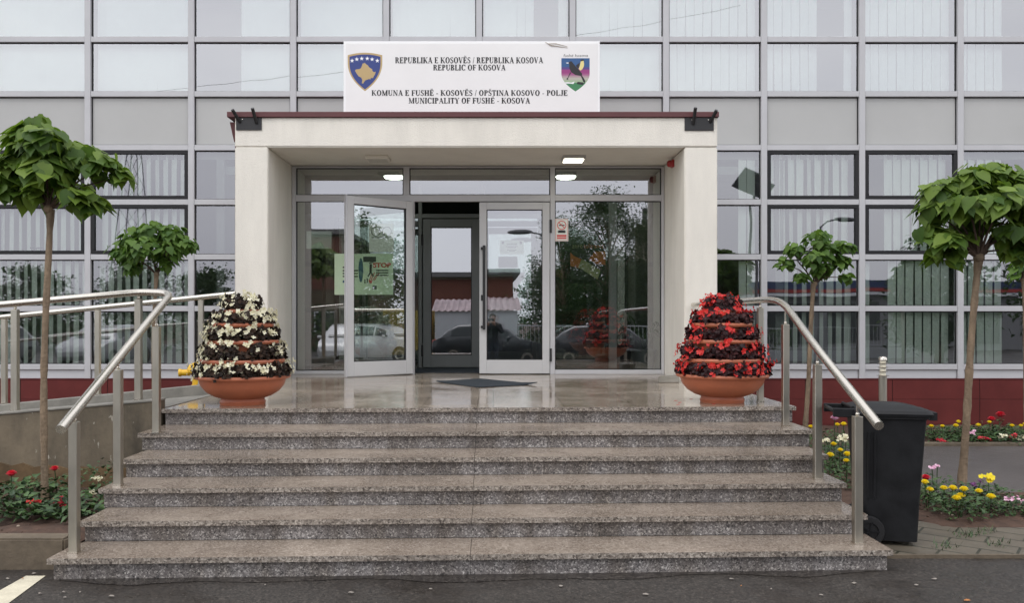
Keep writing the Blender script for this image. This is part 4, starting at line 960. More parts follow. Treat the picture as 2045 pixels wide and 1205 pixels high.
# ------------------------------------------------------------------ standard catalpa trees
def catalpa(name, label, base, top, tr, clumps, D, nleaf, Lr, mat, seed, group=None):
    """clumps: (px x, px y, px radius, depth offset in m) seen at distance D"""
    rng = random.Random(seed); base = Vector(base); top = Vector(top)
    t = thing(name, label, 'tree', base, group=group)
    pts = []; n = 26
    for i in range(n+1):
        s_ = i/n; p = (top-base)*s_; p += Vector((math.sin(s_*5+seed)*.012, math.cos(s_*4+seed)*.012, 0)); pts.append(p)
    rr = [tr*(1.25-.3*min(1, i/3)-.12*i/n)*(1+rng.uniform(-.07, .07)+(.16 if rng.random() < .12 else 0)) for i in range(n+1)]; rr[-1] = tr*1.15; rr[-2] = tr*1.05
    pts[0].z -= .06
    tk = MB().tube(pts, rr, 12); tk.ball(top-base, tr*1.35, 10, 8)
    tk.build('trunk', bark, parent=t, smooth=60)
    br = MB(); lf = MB(); tips = []
    tp = top-base
    tot = sum(c[2]**1.7 for c in clumps)
    for (cx, cy, cr_, dy) in clumps:
        c = P(cx, cy, D)+Vector((0, dy, 0))-base; r = cr_*D/F
        b0 = tp+Vector((0, 0, -.01)); mid = b0.lerp(c, .55)+Vector((rng.uniform(-.05, .05), rng.uniform(-.05, .05), .05))
        br.tube([b0, b0.lerp(mid, .5)+Vector((0, 0, .03)), mid, c], [tr*.38, tr*.30, tr*.22, tr*.1], 6)
        for k in range(3):
            e = c+Vector((rng.gauss(0, 1), rng.gauss(0, 1), rng.gauss(0, .5))).normalized()*r*.75; br.tube([mid.lerp(c, rng.uniform(.2, .9)), e], [tr*.16, tr*.07], 5)
        nl = int(nleaf*cr_**1.7/tot)
        for i in range(nl):
            u = Vector((rng.gauss(0, 1), rng.gauss(0, 1), rng.gauss(.15, .8)));  u.normalize()
            rad = r*(1.0-.55*rng.random()**2.2); p = c+Vector((u.x*rad, u.y*rad, u.z*rad*.72))
            L = Lr*(.42+.72*rng.random()**.8)
            outw = Vector((u.x, u.y, 0))+Vector((p.x-tp.x, p.y-tp.y, 0))*.8
            if outw.length < .05: outw = Vector((rng.uniform(-1, 1), rng.uniform(-1, 1), 0))
            outw.normalize(); steep = rng.uniform(.25, .95) if u.z > .3 else rng.uniform(.6, 1.7)
            d = outw+Vector((rng.uniform(-.9, .9), rng.uniform(-.9, .9), -steep*rng.uniform(.5, 1.3))); nrm = outw*steep*.9+Vector((rng.uniform(-.35, .35), rng.uniform(-.35, .35), 1))
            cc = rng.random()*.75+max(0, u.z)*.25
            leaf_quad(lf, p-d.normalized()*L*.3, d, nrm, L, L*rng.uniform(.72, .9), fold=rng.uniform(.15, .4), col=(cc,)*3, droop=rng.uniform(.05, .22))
    br.build('limbs', twigm, parent=t, smooth=60)
    lf.build('crown', mat, parent=t, smooth=180)
    return t
DB = 6.33
catalpa('catalpa_tree', 'round headed catalpa with a slim trunk in the bed left of the steps', onground(88, 1008, -.65), P(97, 418, DB), .027,
        [(62,285,52,0), (110,292,50,-.1), (158,318,44,.05), (205,335,36,0), (238,350,22,.05), (22,335,44,.05), (8,378,36,-.05), (60,350,45,.2), (110,350,48,-.12), (60,392,34,0), (168,400,34,-.1), (192,412,22,0), (70,256,26,0), (130,380,30,.25), (-30,330,40,.1)], DB, 800, .160, leafm, 21)
DR = 7.67
catalpa('catalpa_tree', 'round headed catalpa with a leaning trunk in the bed behind the wheelie bin', onground(1918, 966, GZ+.02), P(1955, 515, DR), .036,
        [(1880,385,42,0), (1925,365,40,-.1), (1975,358,42,0), (2025,365,40,0), (1862,420,34,0), (1905,415,44,-.2), (1955,410,48,-.25), (2010,410,44,-.2), (2060,400,44,0), (1855,465,28,0), (1880,485,32,-.1), (1935,470,30,.1), (2005,470,34,-.1), (2050,460,40,0), (1900,510,22,0), (2030,505,26,0), (1865,510,16,0), (1965,440,40,.2)], DR, 980, .172, leafm, 33)
DS = 9.8
catalpa('catalpa_sapling', 'small catalpa with a thin trunk between the ramp and the glass wall on the left', (PX(303, DS), DS, -.62), P(313, 548, DS), .024,
        [(305,468,34,0), (270,478,28,0), (345,470,30,0), (240,500,26,0), (375,490,22,0), (300,500,34,-.2), (345,505,30,-.1), (262,525,22,0), (265,540,16,0), (330,525,22,0)], DS, 700, .118, leafs, 45)
DT = 10.2
catalpa('catalpa_sapling', 'small catalpa with sparse branches beside the plinth right of the porch', (PX(1604, DT), DT, GZ), P(1626, 568, DT), .030,
        [(1632,480,26,0), (1585,500,20,0), (1655,505,26,0), (1685,495,20,0), (1568,528,18,0), (1615,520,24,-.1), (1680,525,18,0), (1640,540,24,0), (1600,555,16,0), (1690,555,12,0)], DT, 420, .115, leafs, 57)
DU = 10.6
catalpa('catalpa_sapling', 'small catalpa mostly hidden behind the large catalpa at the right edge', (PX(2052, DU), DU, GZ), P(2044, 560, DU), .028,
        [(2035,530,22,0), (2060,510,30,0), (2085,530,28,0), (2028,550,12,0), (2075,490,28,0)], DU, 200, .13, leafs, 61)

# ------------------------------------------------------------------ bedding plants
def plant(name, label, cat, base, blooms, pm, seed, foliage=60, spread=.13, height=None, group=None, bt='ball', lsz=.05, br=.03):
    """blooms: world positions"""
    rng = random.Random(seed); base = Vector(base); t = thing(name, label, cat, base, group=group)
    fo = MB(); hz = height or max([b[2]-base.z for b in blooms]+[.12])
    for i in range(foliage):
        a = rng.uniform(0, 6.283); r = spread*math.sqrt(rng.random()); z = hz*rng.uniform(.05, .86)*(1-.3*r/spread)
        d = Vector((math.cos(a+rng.uniform(-.8, .8)), math.sin(a+rng.uniform(-.8, .8)), rng.uniform(-.3, .7))); c = rng.random()
        leaf_simple(fo, Vector((r*math.cos(a), r*math.sin(a), z)), d, Vector((rng.uniform(-.4, .4), rng.uniform(-.4, .4), 1)), lsz*rng.uniform(.6, 1.3), lsz*rng.uniform(.4, .8), (c, c, c))
    for b in blooms:
        p = Vector(b)-base; fo.col = (.3,)*3; fo.tube([Vector((p.x*.4, p.y*.4, 0)), Vector((p.x*.75, p.y*.75, p.z*.6)), p], .004, 5)
    fo.build('foliage', bedleaf, parent=t)
    for b in blooms:
        p = Vector(b)-base; mb = MB(); r0 = br*rng.uniform(.85, 1.15)
        if bt == 'ball':
            for ring_ in range(4):
                m_ = (9, 8, 6, 4)[ring_]
                for k in range(m_):
                    a = 2*math.pi*k/m_+ring_; el = R((5, 30, 55, 80)[ring_]); d = Vector((math.cos(a)*math.cos(el), math.sin(a)*math.cos(el), math.sin(el)*.72)); s_ = Vector((-math.sin(a), math.cos(a), 0)); c = rng.random(); mb.col = (c, c, c)
                    q = p+d*r0*.35; mb.add([q-s_*r0*.12, q+s_*r0*.12, p+d*r0+s_*r0*.42+Vector((0, 0, rng.uniform(-.1, .1)*r0)), p+d*r0*1.1, p+d*r0-s_*r0*.42], [(0, 1, 2, 3, 4)])
            mb.col = (.2,)*3; mb.ball(p, r0*.72, 8, 6, sz=.7)
        else:
            for k in range(9): blossom(mb, p+Vector((rng.gauss(0, r0*.6), rng.gauss(0, r0*.6), rng.gauss(0, r0*.35))), Vector((rng.gauss(0, .5), rng.gauss(-.9, .5), 1)), r0*.62, rng, 5)
        mb.build('bloom', pm, parent=t)
    return t
def W_(x, y, D): return tuple(P(x, y, D))
def bedplant(name, label, cat, x, D, z, bl, pm, seed, group=None, **k): return plant(name, label, cat, (PX(x, D), D, z), [W_(bx, by, D+random.uniform(-.05, .05)) for bx, by in bl], pm, seed, group=group, **k)
zb = GZ+.03
gm = 'yellow marigolds in the bed by the wheelie bin'
for i, (x, D, bl, lab) in enumerate((
    (1852, 6.75, [(1847,964), (1857,979)], 'marigold with two yellow blooms right against the side of the wheelie bin'),
    (1893, 6.55, [(1885,976), (1903,976)], 'marigold with a level pair of yellow blooms left of the leaning catalpa trunk'),
    (1917, 6.35, [(1925,978), (1910,996), (1919,991)], 'bushy marigold with three yellow blooms in front of the leaning catalpa trunk'),
    (1968, 6.45, [(1955,982), (1979,993)], 'marigold with two big yellow blooms right of the leaning catalpa trunk'))):
    bedplant('marigold_plant', lab, 'flower', x, D, zb, bl, ypet, 100+i, gm, foliage=110, spread=.14, br=.029)
bedplant('rose_bush', 'rose with one raised yellow bloom at the path edge of the bed', 'flower', 1974, 6.95, zb, [(1974,954)], ypet, 110, foliage=70, spread=.13, br=.04, bt='loose')
bedplant('carnation', 'dark red flower beside the wheelie bin above the marigolds', 'flower', 1851, 7.0, zb, [(1849,955)], redrose, 111, foliage=80, spread=.14, br=.04)
bedplant('petunia', 'petunia with pink and white blooms behind the dark red flower by the bin', 'flower', 1868, 7.15, zb, [(1861,934), (1872,932)], ppet, 112, foliage=90, spread=.15, br=.020, bt='loose')
bedplant('petunia', 'petunia with dark purple blooms right behind the leaning catalpa trunk', 'flower', 1945, 7.1, zb, [(1943,968), (1958,962)], pupet, 113, foliage=80, spread=.14, br=.025, bt='loose')
bedplant('petunia', 'petunia with a pale pink spray of blooms at the right edge of the bed', 'flower', 2022, 6.5, zb, [(2018,997), (2032,995), (2043,1003)], ppet, 114, foliage=110, spread=.15, br=.020, bt='loose')
for i, (x, D, h_, lab) in enumerate(((1890, 6.95, .2, 'leafy bedding plant without blooms left of the leaning trunk'), (1998, 6.9, .18, 'low leafy plant at the path edge right of the yellow rose'), (2005, 6.55, .16, 'low dark leafy plant between the marigold and the pink petunia'), (1930, 6.8, .2, 'leafy plant hugging the foot of the leaning trunk'))):
    plant('bedding_plant', lab, 'plant', (PX(x, D), D, zb), [], ypet, 120+i, foliage=120, spread=.17, height=h_, group='leafy plants in the bed by the bin')
gm = 'yellow marigolds between the steps and the bin'
for i, (x, D, bl, lab) in enumerate((
    (1672, 8.0, [(1665,888), (1678,900)], 'marigold with two yellow blooms between the handrail posts and the bin'),
    (1690, 7.6, [(1692,908), (1690,921)], 'marigold with stacked yellow blooms tight against the left side of the bin'),
    (1655, 7.5, [(1658,910)], 'marigold with one yellow bloom hanging over the step edge'),
    (1680, 9.0, [(1685,848), (1672,849)], 'marigold with two yellow blooms under the bin handle, far back'),
    (1632, 9.2, [(1619,853), (1628,857)], 'marigold with two yellow blooms at the foot of the sparse small catalpa'))):
    bedplant('marigold_plant', lab, 'flower', x, D, zb, bl, ypet, 130+i, gm, foliage=110, spread=.16, br=.031)
bedplant('rose_bush', 'rose bush with one pale pink bloom beside the bin handle', 'flower', 1665, 8.7, zb, [(1667,836)], ppet, 140, foliage=120, spread=.2, br=.045)
bedplant('petunia', 'white flowering bedding plant between the marigolds and the bin', 'flower', 1683, 8.4, zb, [(1681,878), (1690,872), (1650,880)], wpet, 141, foliage=120, spread=.2, br=.03, bt='loose')
for i, (x, D) in enumerate(((1650, 8.6), (1695, 8.2), (1640, 10.0))):
    plant('bedding_plant', ('dark leafy plant behind the handrail posts', 'dark leafy plant tucked behind the left side of the bin', 'dark leafy plant near the foot of the sparse small catalpa')[i], 'plant', (PX(x, D), D, zb), [], ypet, 150+i, foliage=150, spread=.22, height=.26, group='leafy plants between the steps and the bin')
# row along the plinth
gm = 'yellow marigolds in the row along the plinth'
row = [(1882, [(1882,852)], 'marigold with one broad yellow bloom in the plinth row, just right of the bin lid'), (1911, [(1914,843), (1909,851)], 'marigold with two yellow blooms in the plinth row, left of the leaning trunk'), (1935, [(1933,850)], 'marigold with one yellow bloom in the plinth row, just right of the leaning trunk'), (1955, [(1954,850)], 'marigold with one yellow bloom in the plinth row, second right of the leaning trunk'), (1976, [(1976,844)], 'marigold with a raised yellow bloom in the plinth row, left of the red blooms'), (2021, [(2021,851)], 'marigold with one yellow bloom in the plinth row, near the right edge'), (2042, [(2039,851), (2048,848)], 'marigold with two yellow blooms in the plinth row, at the right edge'), (1862, [(1860,852)], 'marigold with one yellow bloom in the plinth row, behind the bin lid')]
for i, (x, bl, lab) in enumerate(row): bedplant('marigold_plant', lab, 'flower', x, 10.45+.05*(i % 3), zb, bl, ypet, 160+i, gm, foliage=110, spread=.17, br=.030)
bedplant('rose_bush', 'rose bush with two dark red blooms standing above the plinth row', 'flower', 1990, 10.9, zb, [(1998,829), (1980,838)], redrose, 170, foliage=90, spread=.2, br=.05)
for i, (x, bl, pm, lab) in enumerate(((1882, [(1877,880), (1886,881)], redrose, 'low red flowering plant at the kerb just right of the bin'), (1965, [(1962,876), (1975,878)], redrose, 'low red flowering plant at the kerb under the raised marigold'), (2000, [(1996,873), (2005,873)], wpet, 'low white flowering plant at the kerb under the red rose'), (2024, [(2020,873), (2027,872)], redrose, 'low red flowering plant at the kerb near the right edge'), (2041, [(2037,878), (2044,873)], wpet, 'low white flowering plant at the kerb at the right edge'), (1938, [(1936,866), (1943,864)], ppet, 'low pink flowering plant right of the leaning trunk'))):
    bedplant('bedding_plant', lab, 'flower', x, 10.28, zb, bl, pm, 180+i, 'low flowers at the kerb of the plinth row', foliage=90, spread=.17, br=.028, bt='loose', height=.16)
for i in range(9):
    plant('bedding_plant', 'low dark leafy plant filling the plinth row', 'plant', (PX(1872+i*22, 10.7), 10.7+.1*(i % 2), zb), [], ypet, 200+i, foliage=120, spread=.24, height=.2, group='leafy filler plants of the plinth row')
# left bed
zl = -.645
bedplant('rose_bush', 'rose bush with a bright pinkish red bloom at the left edge of the bed', 'flower', 20, 6.3, zl, [(23,947)], redrose, 210, foliage=150, spread=.2, br=.04)
bedplant('rose_bush', 'rose bush with one dark red bloom right of the left catalpa trunk', 'flower', 118, 6.6, zl, [(109,937)], redrose, 211, foliage=90, spread=.15, br=.032)
bedplant('geranium', 'low plant with a red bloom head, right of the left catalpa trunk', 'flower', 122, 5.9, zl, [(122,1002)], redrose, 212, foliage=90, spread=.17, br=.04, bt='loose', lsz=.075)
bedplant('geranium', 'low plant with a small coral bloom at the foot of the left catalpa trunk', 'flower', 70, 5.9, zl, [(72,1002)], rpet, 213, foliage=90, spread=.17, br=.026, bt='loose', lsz=.075)
bedplant('rose_bush', 'tall rose bush with pale blooms beside the left handrail post', 'flower', 205, 6.3, zl, [(196,955), (186,985)], wpet, 214, foliage=130, spread=.16, br=.025, bt='loose', height=.42)
for i, (x, D, h_, lab) in enumerate(((30, 5.85, .17, 'broad leaved plant at the front left corner of the left bed'), (150, 5.8, .17, 'broad leaved plant beside the first handrail post on the left'), (182, 6.0, .24, 'broad leaved plant against the edge of the granite steps'), (95, 6.3, .2, 'broad leaved plant behind the left catalpa trunk'), (50, 6.45, .22, 'broad leaved plant close to the concrete wall, left of the trunk'), (-20, 6.0, .25, 'broad leaved plant cut by the left picture edge'))):
    plant('bedding_plant', lab, 'plant', (PX(x, D), D, zl), [], ypet, 220+i, foliage=85, spread=.19, height=h_, lsz=.085, group='broad leaved plants of the left bed')

# ------------------------------------------------------------------ wheelie bin
BN = thing('wheelie_bin', 'black plastic wheelie bin with a closed lid beside the steps', 'bin', (2.745, 5.80, GZ+.022), R(-12))
def loft(mb, rings):
    n = len(rings[0]); vs = [p for r_ in rings for p in r_]; fs = []
    for i in range(len(rings)-1):
        for k in range(n): a = i*n+k; b = i*n+(k+1) % n; fs.append((a, b, b+n, a+n))
    fs.append(tuple(range(n-1, -1, -1))); fs.append(tuple((len(rings)-1)*n+k for k in range(n))); mb.add(vs, fs)
def rrect(x0, x1, y0, y1, r, z, n=4):
    out = []
    for (cx, cy, a0) in ((x1-r, y1-r, 0), (x0+r, y1-r, 90), (x0+r, y0+r, 180), (x1-r, y0+r, 270)):
        for k in range(n+1): a = R(a0+90*k/n); out.append((cx+r*math.cos(a), cy+r*math.sin(a), z))
    return out
# x = depth (back with wheels at -x, front at +x), y = width
mb = MB(); loft(mb, [rrect(-.155, .175, -.17, .17, .03, .03), rrect(-.175, .185, -.185, .185, .03, .30), rrect(-.205, .215, -.215, .215, .03, .80), rrect(-.21, .22, -.22, .22, .03, .868), rrect(-.225, .235, -.235, .235, .03, .87), rrect(-.225, .235, -.235, .235, .03, .90)])
mb.build('body', binm, parent=BN, smooth=30)
mb = MB(); loft(mb, [rrect(-.24, .25, -.245, .245, .04, .885), rrect(-.24, .26, -.25, .25, .04, .905), rrect(-.235, .245, -.24, .24, .05, .925), rrect(-.20, .17, -.19, .19, .06, .945), rrect(-.16, .12, -.15, .15, .06, .955)])
mb.box(.235, .285, -.20, .20, .862, .915); mb.build('lid', binm, parent=BN, smooth=35)
mb = MB().tube([(-.36, -.17, .91), (-.36, .17, .91)], .014, 10).box(-.37, -.22, -.19, -.16, .87, .93).box(-.37, -.22, .16, .19, .87, .93).box(-.33, -.225, -.16, .16, .885, .9); mb.build('handle', binm, parent=BN, bevel=.004)
MB().tube([(-.24, -.17, .935), (-.24, .17, .935)], .012, 8).build('lid_hinge', binm, parent=BN)
for s_ in (-1, 1):
    mb = MB(); mb.lathe([(.095, -.022), (.10, -.012), (.10, .012), (.095, .022), (.06, .022), (.058, .010), (.02, .012)], 28); mb.v = [(x-.145, s_*.20+z*s_, y+.10) for x, y, z in mb.v]
    w = mb.build('wheel', rubber, parent=BN, smooth=40)
    mb = MB()
    for k in range(5): a = 2*math.pi*k/5; mb.obox((-.145+.035*math.cos(a), s_*.218, .10+.035*math.sin(a)), (.03*math.cos(a), 0, .03*math.sin(a)), (-.006*math.sin(a), 0, .006*math.cos(a)), (0, .004, 0))
    mb.build('hub', binm, parent=w)
MB().tube([(-.145, -.2, .1), (-.145, .2, .1)], .01, 8).build('axle', blackm, parent=BN)
mb = MB()
for xx in (-.15, -.11): mb.add([(xx-.008, -.196, .32), (xx+.008, -.196, .32), (xx+.008, -.222, .78), (xx-.008, -.222, .78), (xx-.005, -.203, .32), (xx+.005, -.203, .32), (xx+.005, -.228, .78), (xx-.005, -.228, .78)], [(0,1,5,4),(1,2,6,5),(2,3,7,6),(3,0,4,7),(4,5,6,7)])
mb.build('side_rib', binm, parent=BN)
MB().box(-.23, .24, -.2365, -.234, .872, .876).box(-.02, .03, -.2372, -.235, .878, .892).build('rim_mark', rubber, parent=BN)
# ------------------------------------------------------------------ bollard light
t = thing('bollard_light', 'stainless bollard light with a ringed head in front of the red plinth', 'bollard light', (PX(1763, 10.0), 10.0, GZ))
hz_ = PZ(712, 10)-GZ
MB().lathe([(.075, 0), (.075, .012), (.047, .014), (.047, hz_-.24)], 24).build('pole', steel_post, parent=t, smooth=40)
MB().lathe([(.036, hz_-.24), (.036, hz_-.05)], 20).build('diffuser', M('diffuser', (.80, .76, .62), .5), parent=t, smooth=40)
for k in range(4): MB().lathe([(.03, hz_-.235+k*.05), (.056 if k else .07, hz_-.237+k*.05), (.056 if k else .07, hz_-.231+k*.05), (.03, hz_-.225+k*.05)], 28).build('ring', steel, parent=t)
MB().lathe([(.05, hz_-.05), (.05, hz_-.02), (.035, hz_-.004), (.001, hz_)], 24).build('cap', steel, parent=t, smooth=50)

# indoor palm behind the right pane
t = thing('potted_palm', 'indoor palm in a grey pot behind the right glass pane', 'potted plant', (PX(1285, 12.0), 12.0, 0))
MB().lathe([(.13, 0), (.18, .3), (.19, .3), (.19, .33), (.17, .33)], 24).build('pot', greyp, parent=t, smooth=40)
mb = MB(); rng = random.Random(4)
for k in range(11):
    a = rng.uniform(0, 6.28); R0 = rng.uniform(.25, .5); H = rng.uniform(.55, 1.0); prev = Vector((0, 0, .3))
    for s_ in range(1, 9):
        u = s_/8; p = Vector((math.cos(a)*R0*u, math.sin(a)*R0*u, .3+H*u-.45*u*u*u)); mb.tube([prev, p], .005, 4)
        if u > .35:
            for sd_ in (-1, 1): leaf_simple(mb, p, Vector((math.cos(a), math.sin(a), -.4))+Vector((-math.sin(a), math.cos(a), 0))*sd_*1.1, Vector((0, 0, 1)), .17, .025)
        prev = p
mb.build('fronds', foldleaf, parent=t)

# ------------------------------------------------------------------ litter, weeds
mb = MB(); rng = random.Random(14)
spots = [(45,1157), (68,1147), (15,1157), (80,1187), (127,1184), (130,1195), (160,1184), (222,1192), (530,1170), (860,1178), (1460,1158), (1480,1172), (1540,1178), (1705,1166), (1830,1170), (1865,1158), (1930,1200), (700,1185), (1120,1172), (1290,1188), (1640,1190)]
for (x, y) in spots:
    p = Vector(onground(x, y, GZ+.006)); r = rng.uniform(.006, .022); a = rng.uniform(0, 6.3); mb.cur = rng.choice((0, 0, 1)); n = 6
    pts = [p+Vector((math.cos(a+2*math.pi*k/n)*r*rng.uniform(.6, 1.3), math.sin(a+2*math.pi*k/n)*r*rng.uniform(.4, .8), rng.uniform(0, .006))) for k in range(n)]; c = p+Vector((0, 0, .008)); mb.add(pts+[c], [(k, (k+1) % n, n) for k in range(n)])
o = mb.build('fallen_petals', [M('pale_litter', (.26, .23, .20), .8), M('orange_litter', (.40, .16, .05), .8)]); kind(o, 'stuff'); o['label'] = 'scattered petals and crumbs of litter on the asphalt'
mb = MB(); 
for k in range(120):
    c = rng.choice([(1925,1068), (1890,1092), (1940,1070), (1990,1088), (1960,1062)]); x, y = c[0]+rng.gauss(0, 14), c[1]+rng.gauss(0, 4)
    if y < 1056: continue
    p = Vector(onground(x, y, GZ+.021)); a = rng.uniform(0, 6.3); cc = rng.random(); mb.col = (cc,)*3; h_ = rng.uniform(.015, .05); d = Vector((math.cos(a), math.sin(a), 0))*h_*.8; s_ = Vector((-math.sin(a), math.cos(a), 0))*.004
    mb.add([p-s_, p+s_, p+d+Vector((0, 0, h_))], [(0, 1, 2)])
o = mb.build('weeds', bedleaf); kind(o, 'stuff'); o['label'] = 'grass weeds growing between the paving blocks'
mb = MB()
for k in range(420):
    if k % 2: x, y, z = rng.uniform(-5.5, -2.8), rng.uniform(5.4, 6.9), -.648
    else: x, y, z = rng.uniform(3.3, 6.5), rng.uniform(6.2, 7.3), GZ+.055
    r = rng.uniform(.004, .016); mb.cur = rng.choice((0, 0, 0, 1)); mb.ball((x, y, z), r, 5, 4, sz=.6)
o = mb.build('soil_clods', [soil, M('pale_chips', (.32, .26, .20), .9)]); kind(o, 'stuff'); o['label'] = 'clods and chips lying on the soil of the flower beds'
mb = MB()
for x, y in ((1349,801), (1357,805), (1354,809), (1380,798), (1425,808)):
    p = Vector(onground(x, y, .002)); mb.add([p+Vector((-.016, -.008, 0)), p+Vector((.014, -.012, .002)), p+Vector((.018, .008, .004)), p+Vector((-.01, .012, .002))], [(0, 1, 2, 3)])
o = mb.build('fallen_red_petals', rpet); kind(o, 'stuff'); o['label'] = 'red petals fallen on the wet landing'

# ------------------------------------------------------------------ across the car park, behind the camera (seen in the glass)
def car(name, label, x, y, rz, col, L=4.3, Hh=1.43):
    t = thing(name, label, 'car', (x, y, GZ), rz)
    pm = M('car_paint', col, .25, coat=.6); gm = M('car_glass', (.015, .02, .022), .08)
    st = [(-.5, .45, .62, .62, .62), (-.485, .30, .80, .80, .72), (-.42, .24, .92, .93, .80), (-.36, .22, .96, 1.20, .82), (-.27, .20, .97, 1.38, .83), (-.1, .20, .97, Hh, .84), (.06, .20, .97, Hh-.02, .84), (.16, .20, .95, 1.28, .84), (.255, .20, .92, .96, .84), (.38, .22, .84, .84, .82), (.47, .26, .70, .70, .74), (.5, .40, .55, .55, .64)]
    rings = []
    for (u, zb, zs, zt, hw) in st:
        X = u*L; hw *= 1.0; tw = hw*.80 if zt > zs+.05 else hw*.96
        rings.append([(X, -hw*.9, zb), (X, -hw, zb+.12), (X, -hw*1.02, (zb+zs)/2+.05), (X, -hw*.98, zs), (X, -tw, max(zt-.06, zs+.002)), (X, -tw*.86, max(zt, zs+.006)), (X, tw*.86, max(zt, zs+.006)), (X, tw, max(zt-.06, zs+.002)), (X, hw*.98, zs), (X, hw*1.02, (zb+zs)/2+.05), (X, hw, zb+.12), (X, hw*.9, zb)])
    mb = MB(); loft(mb, rings); mb.build('body', pm, parent=t, smooth=35)
    def at(u):
        for i in range(len(st)-1):
            if st[i][0] <= u <= st[i+1][0]:
                k = (u-st[i][0])/(st[i+1][0]-st[i][0]); return [lerp(a, b, k) for a, b in zip(st[i], st[i+1])]
    for s_ in (-1, 1):
        for (ua, ub) in ((-.33, -.13), (-.115, .055), (.07, .19)):
            g = MB(); lo = []; hi = []
            for k in range(5):
                u = lerp(ua, ub, k/4); _, _, zs, zt, hw = at(u); tw = hw*.80
                z1 = zt-.09; f_ = max(0, (z1-zs)/(max(zt-.06, zs+.01)-zs)); lo.append((u*L, s_*(hw*.975+.008), zs+.03)); hi.append((u*L, s_*(lerp(hw*.98, tw, f_)+.010), max(z1, zs+.04)))
            g.add(lo+hi, [(k, k+1, k+6, k+5) for k in range(4)]); g.build('side_window', gm, parent=t)
    for (ua, ub, nm) in ((.075, .25, 'windscreen'), (-.41, -.285, 'rear_window')):
        g = MB(); pa, pb = at(ua), at(ub); za, zb2 = pa[3]+.004, pb[3]+.006; wa, wb = .68 if pa[3] > pb[3] else .76, .68 if pb[3] > pa[3] else .76
        n_ = Vector((zb2-za, 0, -(ub-ua)*L)).normalized(); n_ = -n_ if n_.z < 0 else n_
        g.add([Vector(p)+n_*.02 for p in ((ua*L, -wa*.78, za), (ub*L, -wb*.78, zb2), (ub*L, wb*.78, zb2), (ua*L, wa*.78, za))], [(0, 1, 2, 3)]); g.build(nm, gm, parent=t)
    for u in (-.31, .31):
        for s_ in (-1, 1):
            w = MB(); w.lathe([(.30, -.1), (.315, -.08), (.315, .08), (.30, .1), (.21, .1)], 24); w.v = [(xx+u*L, s_*(.76+zz), yy+.315) for xx, yy, zz in w.v]; wo = w.build('wheel', rubber, parent=t, smooth=40)
            w = MB(); w.lathe([(.205, .085), (.19, .105), (.05, .095), (.001, .1)], 20); w.v = [(xx+u*L, s_*(.76+zz), yy+.315) for xx, yy, zz in w.v]; w.build('rim', steel, parent=wo, smooth=40)
    for s_ in (-1, 1):
        MB().ball((.475*L, s_*.58, .66), .12, 10, 8, sx=.5, sz=.7).build('headlight', ewhite, parent=t, smooth=60)
        MB().ball((-.485*L, s_*.6, .76), .10, 10, 8, sx=.4, sz=1).build('tail_light', redplastic, parent=t, smooth=60)
        MB().ball((.17*L, s_*.95, .98), .09, 8, 6, sx=.6, sz=.7).build('mirror', pm, parent=t, smooth=60)
    return t
car('parked_car', 'dark hatchback reflected in the right door leaf behind the photographer', -.1, -4.6, R(0), (.02, .022, .027), Hh=1.40)
car('parked_car', 'silver car reflected low in the glass left of the ramp post', -13.5, -4.5, R(90), (.45, .46, .47))
car('parked_car', 'white car reflected low in the glass beside the white flower tower', -8.6, -4.2, R(84), (.7, .7, .69))
car('parked_car', 'grey car reflected low in the leftmost panes', -18.0, -4.8, R(92), (.3, .31, .32))
car('parked_car', 'pale car reflected in the pane behind the open door leaf', -5.0, -6.2, R(90), (.6, .6, .58))
car('parked_car', 'dark car reflected low in the right entrance pane', 4.0, -5.5, R(8), (.03, .03, .035))

car('parked_car', 'white car reflected in the open left door leaf', 16.5, 3.0, R(95), (.72, .72, .7))
def box_house(name, label, x0, x1, y0, y1, h, wall, roof, band=None, cat='house'):
    t = thing(name, label, cat, ((x0+x1)/2, y1, GZ)); X, D_ = (x1-x0)/2, y1-y0
    MB().box(-X, X, -D_, 0, -.1, h).build('wall', wall, parent=t)
    MB().box(-X-.4, X+.4, -D_-.4, .5, h, h+.28).build('roof', roof, parent=t)
    if band: MB().box(-X-.02, X+.02, -.1, .06, h*.52, h-.12).build('cladding', band, parent=t)
    n = max(2, int(2*X/2.6))
    for k in range(n):
        xx = -X+(k+.5)*2*X/n; f = MB().box(xx-.6, xx+.6, .005, .07, .9, 2.05).build('window', ewhite, parent=t); MB().box(xx-.53, xx+.53, .06, .075, .97, 1.98).build('pane', M('far_glass', (.03, .035, .04), .1), parent=f)
    return t
cream = M('cream_render', (.45, .40, .30), .9, var=.1); claym = M('red_cladding', (.17, .055, .035), .7, var=.15, streak=(1, 1, .05), scale=6); greyroof = M('grey_roof', (.16, .155, .15), .6, var=.1)
box_house('roadside_house', 'low house with red cladding under a grey roof, reflected in the doors', -6.8, 1.4, -31, -22, 4.05, cream, greyroof, claym)
box_house('roadside_house', 'tall dark house reflected in the left entrance pane', -12, -8.4, -34, -23, 6.3, M('brown_render', (.14, .10, .065), .9, var=.1), greyroof, claym)
t = thing('shop_building', 'long shop with a blue and red fascia reflected in the right hand windows', 'shop', (17, -24, GZ))
MB().box(-9, 14, -8, 0, -.1, 3.0).build('wall', M('shop_wall', (.30, .30, .31), .8), parent=t); MB().box(-9.3, 14.3, -8.2, .5, 3.0, 3.9).build('fascia', M('shop_blue', (.025, .05, .16), .5), parent=t)
MB().box(-9.32, 14.32, .5, .53, 3.25, 3.45).build('red_band', M('shop_red', (.5, .04, .03), .5), parent=t); MB().box(-9.32, 14.32, .5, .53, 3.02, 3.2).build('white_band', ewhite, parent=t)
